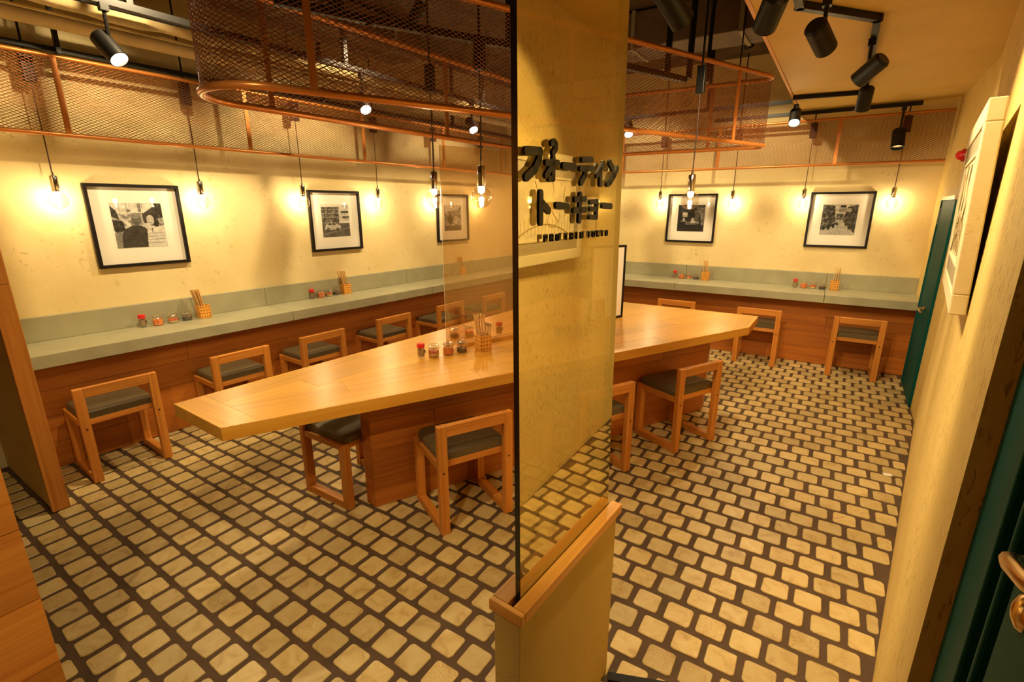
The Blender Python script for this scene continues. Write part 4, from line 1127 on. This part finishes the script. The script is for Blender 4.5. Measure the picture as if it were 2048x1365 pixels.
MB().box((-3.42, 2.2, 2.90), (.36, 2.6, .22)).build('duct_body', M['duct_dark'], dc2, bevel=.006)
for y in (1.2, 2.2, 3.2): MB().box((-3.42, y, 2.90), (.38, .03, .24)).build('duct_flange', M['grey_bar'], dc2)
# posts between dark ceiling and the ring seen at the right of the glass
for x, y, r, lab in ((-.98, 3.60, .020, 'thick black post dropping from the dark ceiling into the mesh ring'), (-.90, 3.75, .013, 'thinner black post with a funnel top dropping into the mesh ring')):
    pt_ = MB().tube([(x, y, 2.37), (x, y, ZD)], r, 10)
    if r < .015: pt_.lathe([(.013, 2.80), (.02, 2.84), (.055, 2.96), (.055, ZD)], 14, (x, y, 0))
    tag(pt_.build('ceiling_post', M['black'], None, smooth=True), lab, 'post', 'ceiling posts over the ring')

# ------------------------------------------------------------------ condiments
def box_panel(mb, c, ux, uz, nn, w_, h_, th, holes):
    """panel with square holes: grid of bars"""
    pass
def lat_panel(mb, o, ux, uz, nn, w_, h_, th, nc, nr, hw):
    """perforated board built from cells around nc x nr square holes"""
    pw = w_ / nc; ph = h_ / nr
    xs = [0]
    for i in range(nc): xs += [pw * (i + .5) - hw / 2, pw * (i + .5) + hw / 2]
    xs.append(w_)
    zs = [0]
    for j in range(nr): zs += [ph * (j + .5) - hw / 2, ph * (j + .5) + hw / 2]
    zs.append(h_)
    # vertical bars, and the bridging pieces between holes
    for i in range(0, len(xs) - 1, 2):
        a, b_ = xs[i], xs[i + 1]; c = o + ux * (a + b_) / 2 + uz * h_ / 2
        mb.box(c, (b_ - a, th, h_), Matrix((ux, nn, uz)).transposed(), grain=2)
    for i in range(1, len(xs) - 1, 2):
        for j in range(0, len(zs) - 1, 2):
            a, b_ = xs[i], xs[i + 1]; c0, c1 = zs[j], zs[j + 1]
            mb.box(o + ux * (a + b_) / 2 + uz * (c0 + c1) / 2, (b_ - a, th, c1 - c0), Matrix((ux, nn, uz)).transposed(), grain=2)
X3, Y3, Z3 = Vector((1, 0, 0)), Vector((0, 1, 0)), Vector((0, 0, 1))
def make_rack():
    t = thing('chopstick_box', 'box', 'box'); S = .076; Hh = .094
    for (o_, ux, nn) in ((Vector((-S / 2, -S / 2, .002)), X3, -Y3), (Vector((-S / 2, S / 2 - .005, .002)), X3, Y3)):
        mb = MB(); lat_panel(mb, o_ + Y3 * .0025, ux, Z3, Y3, S, Hh, .005, 4, 4, .0085); mb.build('perforated_side', M['rack'], t)
    for xx in (-S / 2 + .0025, S / 2 - .0025):
        mb = MB(); lat_panel(mb, Vector((xx, -S / 2 + .005, .002)), Y3, Z3, -X3, S - .010, Hh, .005, 4, 4, .0085); mb.build('perforated_side', M['rack'], t)
    MB().box((0, 0, .004), (S - .01, S - .01, .005)).build('box_floor', M['rack'], t)
    return t
def make_bottle():
    t = thing('spice_bottle', 'bottle', 'bottle')
    pts = [(.020, 0), (.0225, .005), (.0225, .052), (.020, .058), (.0185, .062), (.0185, .066)]
    mb = MB(); mb.lathe([(.0, 0)] + pts, 10); mb.build('glass_body', M['jar'], t)
    MB().lathe([(0, .012), (.0195, .012), (.0195, .052), (0, .053)], 10).build('spice_fill', M['spice'], t)
    MB().box((.0232, 0, .036), (.0008, .016, .020)).build('paper_label', M['black'], t)
    MB().box((.0237, 0, .036), (.0006, .010, .008)).build('label_mark', M['white'], t)
    MB().lathe([(.022, .062), (.022, .083), (.0205, .087), (.0, .088)], 18).build('red_cap', M['red'], t, smooth=True)
    return t
def make_jar(fill, fh, nm, layer=None):
    t = thing(nm, 'jar', 'jar'); R_ = .0325
    MB().lathe([(0, 0), (R_ - .003, 0), (R_, .005), (R_, .047), (R_ - .003, .053), (R_ - .003, .058)], 20).build('glass_body', M['jar'], t, smooth=True)
    MB().lathe([(R_ - .004, .056), (R_, .059), (R_, .068), (R_ - .003, .073), (.014, .077), (.0, .078)], 20).build('glass_lid', M['jar'], t, smooth=True)
    MB().tube([Vector(((R_ + .0003) * math.cos(a), (R_ + .0003) * math.sin(a), .056)) for a in [2 * math.pi * k / 20 for k in range(20)]], .0014, 5, closed=True).build('wire_band', M['chrome'], t, smooth=True)
    ri = R_ - .0026
    MB().lathe([(0, .004), (ri - .001, .004), (ri, .008), (ri, fh), (.02, fh + .002), (0, fh + .003)], 16).build('contents', fill, t, smooth=True)
    if layer: MB().lathe([(0, fh + .0032), (ri, fh + .0012), (ri, fh + .012), (.015, fh + .013), (0, fh + .013)], 16).build('top_layer', layer, t, smooth=True)
    mb = MB(); mb.lathe([(0, 0), (.006, 0), (.006, .0008), (0, .001)], 12, (0, -R_ - .0002, .030), frame_of(-Y3) @ Matrix(((0, 0, 1), (0, 1, 0), (-1, 0, 0))))
    mb.build('round_print', M['print_mark'], t)
    MB().tube([(R_ - .001, 0, .046), (R_ + .012, 0, .044), (R_ + .015, 0, .030), (R_ + .010, 0, .017), (R_ - .001, 0, .014)], .0034, 6).build('glass_handle', M['jar'], t, smooth=True)
    return t
M['cream_pickle'] = simple('cream_pickle', (.72, .55, .25), .5, var=.2)
M['print_mark'] = simple('red_print', (.45, .10, .10), .5)
P_rack, P_bot = make_rack(), make_bottle()
P_ch, P_or, P_ga, P_so = make_jar(M['garlic'], .024, 'pickle_jar', M['chilli']), make_jar(M['orange'], .042, 'sauce_jar'), make_jar(M['cream_pickle'], .016, 'pickle_jar', M['chilli']), make_jar(M['soy'], .026, 'sauce_jar')
for q in (P_rack, P_bot, P_ch, P_or, P_ga, P_so): KIDS_OF[q] = list(q.children)
used = set()
def place(proto, p, rz, label, group):
    if proto not in used:
        used.add(proto); proto.location = p; proto.rotation_euler = (0, 0, rz); proto['label'] = label; proto['group'] = group; return proto
    return copy_tree(proto, p, rz, label, group)
cs_me = None
def chopstick_mesh():
    global cs_me
    if cs_me is None:
        mb = MB()
        for sy in (-1, 1):
            y = sy * .0031
            vs = [(x_, y + q * wd_, z_) for z_, wd_ in ((0, .0018), (.215, .0029)) for q in (-1, 1) for x_ in (-.0022, .0022)]
            mb.add(vs, [(0, 1, 3, 2), (4, 6, 7, 5), (0, 4, 5, 1), (2, 3, 7, 6), (0, 2, 6, 4), (1, 5, 7, 3)], [(p[2], p[0] + sy, p[1]) for p in vs])
        mb.box((0, 0, .209), (.0042, .002, .012))
        o = mb.build('chopsticks', M['chop']); cs_me = o
        return o
    o = cs_me.copy(); COL.objects.link(o); return o
def chopsticks(p, rz, n, lean, where, zf=.0075):
    c, s_ = math.cos(rz), math.sin(rz)
    for i in range(n):
        o = chopstick_mesh()
        bx, by = -.016 + .03 * (i % 3) / 2 + random.uniform(-.002, .002), -.026 + .052 * (i // 3 + .5) / max(1, math.ceil(n / 3)) + random.uniform(-.003, .003)
        a = lean + bx * 1.5 + random.uniform(-.012, .012); bb = by * -1.6 + random.uniform(-.012, .012)
        X_ = p[0] + bx * c - by * s_; Y_ = p[1] + bx * s_ + by * c
        o.matrix_world = Matrix.Translation((X_, Y_, p[2] + zf)) @ Matrix.Rotation(rz, 4, 'Z') @ Matrix.Rotation(a, 4, 'Y') @ Matrix.Rotation(bb, 4, 'X') @ Matrix.Rotation(random.uniform(-.12, .12), 4, 'Z')
        tag(o, 'plain wooden chopsticks in the box ' + where, 'chopsticks', 'chopsticks ' + where)
def spoon(p, rz, a, b_, where, oy=0.0):
    mb = MB(); mb.tube([(0, 0, 0), (0, 0, .13)], .0026, 6, r2=.0034)
    mb.lathe([(0, .128), (.006, .132), (.0085, .142), (.006, .152), (0, .155)], 10)
    o = mb.build('steel_spoon', M['steel'], None, smooth=True)
    o.matrix_world = Matrix.Translation((p[0] + .027 * math.cos(rz) - oy * math.sin(rz), p[1] + .027 * math.sin(rz) + oy * math.cos(rz), p[2] + .008)) @ Matrix.Rotation(rz, 4, 'Z') @ Matrix.Rotation(a, 4, 'Y') @ Matrix.Rotation(b_, 4, 'X')
    tag(o, 'steel spoon in the bamboo box ' + where, 'spoon', 'spoons ' + where)
def cset(z, bottle, jars, rack, rz, where, n=9, lean=-.18, spoons=0):
    """jars: list of (kind, (x, y))"""
    place(P_bot, (*bottle, z), rz, 'small spice bottle with red cap ' + where, 'red capped spice bottles')
    nm_ = {'ch': (P_ch, 'pickle jar with red chilli '), 'or': (P_or, 'orange sauce jar '), 'ga': (P_ga, 'pale pickle jar with red layer '), 'so': (P_so, 'dark sauce jar ')}
    for k, xy in jars:
        pr, lb = nm_[k]; place(pr, (*xy, z), rz + random.uniform(-.3, .3), lb + where, 'lidded glass condiment jars')
    place(P_rack, (*rack, z), rz, 'perforated bamboo chopstick box ' + where, 'bamboo chopstick boxes')
    chopsticks((*rack, z), rz, n, lean, where)
    for k in range(spoons): spoon((*rack, z), rz, .06 + .02 * k, -.05 + .05 * k, where, .018 * (1 - k))
rzL = math.pi / 2 - aY; rzB = aX; rzT = math.atan2(.896, .443)
cset(ZT, (-3.984, 1.348), [('or', (-3.955, 1.430)), ('ga', (-3.960, 1.528)), ('so', (-3.962, 1.622))], (-3.948, 1.735), rzL, 'on the left counter below the couple photo', 10, -.16)
cset(ZT, (-3.967, 2.683), [('or', (-3.948, 2.763)), ('ga', (-3.950, 2.853)), ('so', (-3.960, 2.939))], (-3.935, 3.030), rzL, 'on the left counter below the car photo', 9, -.14, 1)
cset(ZT, (-3.925, 4.376), [('or', (-3.925, 4.470)), ('ga', (-3.922, 4.570)), ('so', (-3.925, 4.665))], (-3.903, 4.767), rzL, 'on the left counter behind the clear screen', 7, -.18)
cset(ZT, (-1.57, 5.915), [('or', (-1.487, 5.895)), ('ga', (-1.410, 5.917)), ('so', (-1.330, 5.920))], (-1.223, 5.906), rzB, 'on the back counter below the stall photo', 9, -.05)
cset(ZT, (-.317, 5.890), [('or', (-.235, 5.888)), ('ga', (-.155, 5.897)), ('so', (-.072, 5.894))], (.029, 5.890), rzB, 'on the back counter below the alley photo', 9, .04)
cset(.7202, (-1.896, 1.935), [('ch', (-1.858, 1.998)), ('or', (-1.818, 2.080)), ('so', (-1.783, 2.160))], (-1.700, 2.262), rzT, 'on the table before the clear screen', 9, -.12, 3)
cset(.7202, (-1.464, 2.771), [('ch', (-1.428, 2.845)), ('or', (-1.392, 2.925)), ('ga', (-1.352, 3.003))], (-1.295, 3.100), rzT, 'on the table behind the glass sheet', 8, -.11)
place(P_so, (-2.035, 2.395, .7202), rzT, 'glass jar of dark sauce behind the clear screen, left of two', 'lidded glass condiment jars')
place(P_ga, (-1.985, 2.49, .7202), rzT, 'glass jar of pickles behind the clear screen, right of two', 'lidded glass condiment jars')
place(P_bot, (-1.83, 2.62, .7202), rzT, 'small spice bottle with red cap behind the clear screen on the table', 'red capped spice bottles')
# paper scrap on the floor by the right wall
tag(MB().box((.45, 3.42, .0012), (.045, .03, .0012), Matrix.Rotation(.3, 3, 'Z')).build('paper_scrap', M['white']), 'small white paper scrap on the floor tiles by the right wall', 'paper')
bpy.context.view_layer.update()
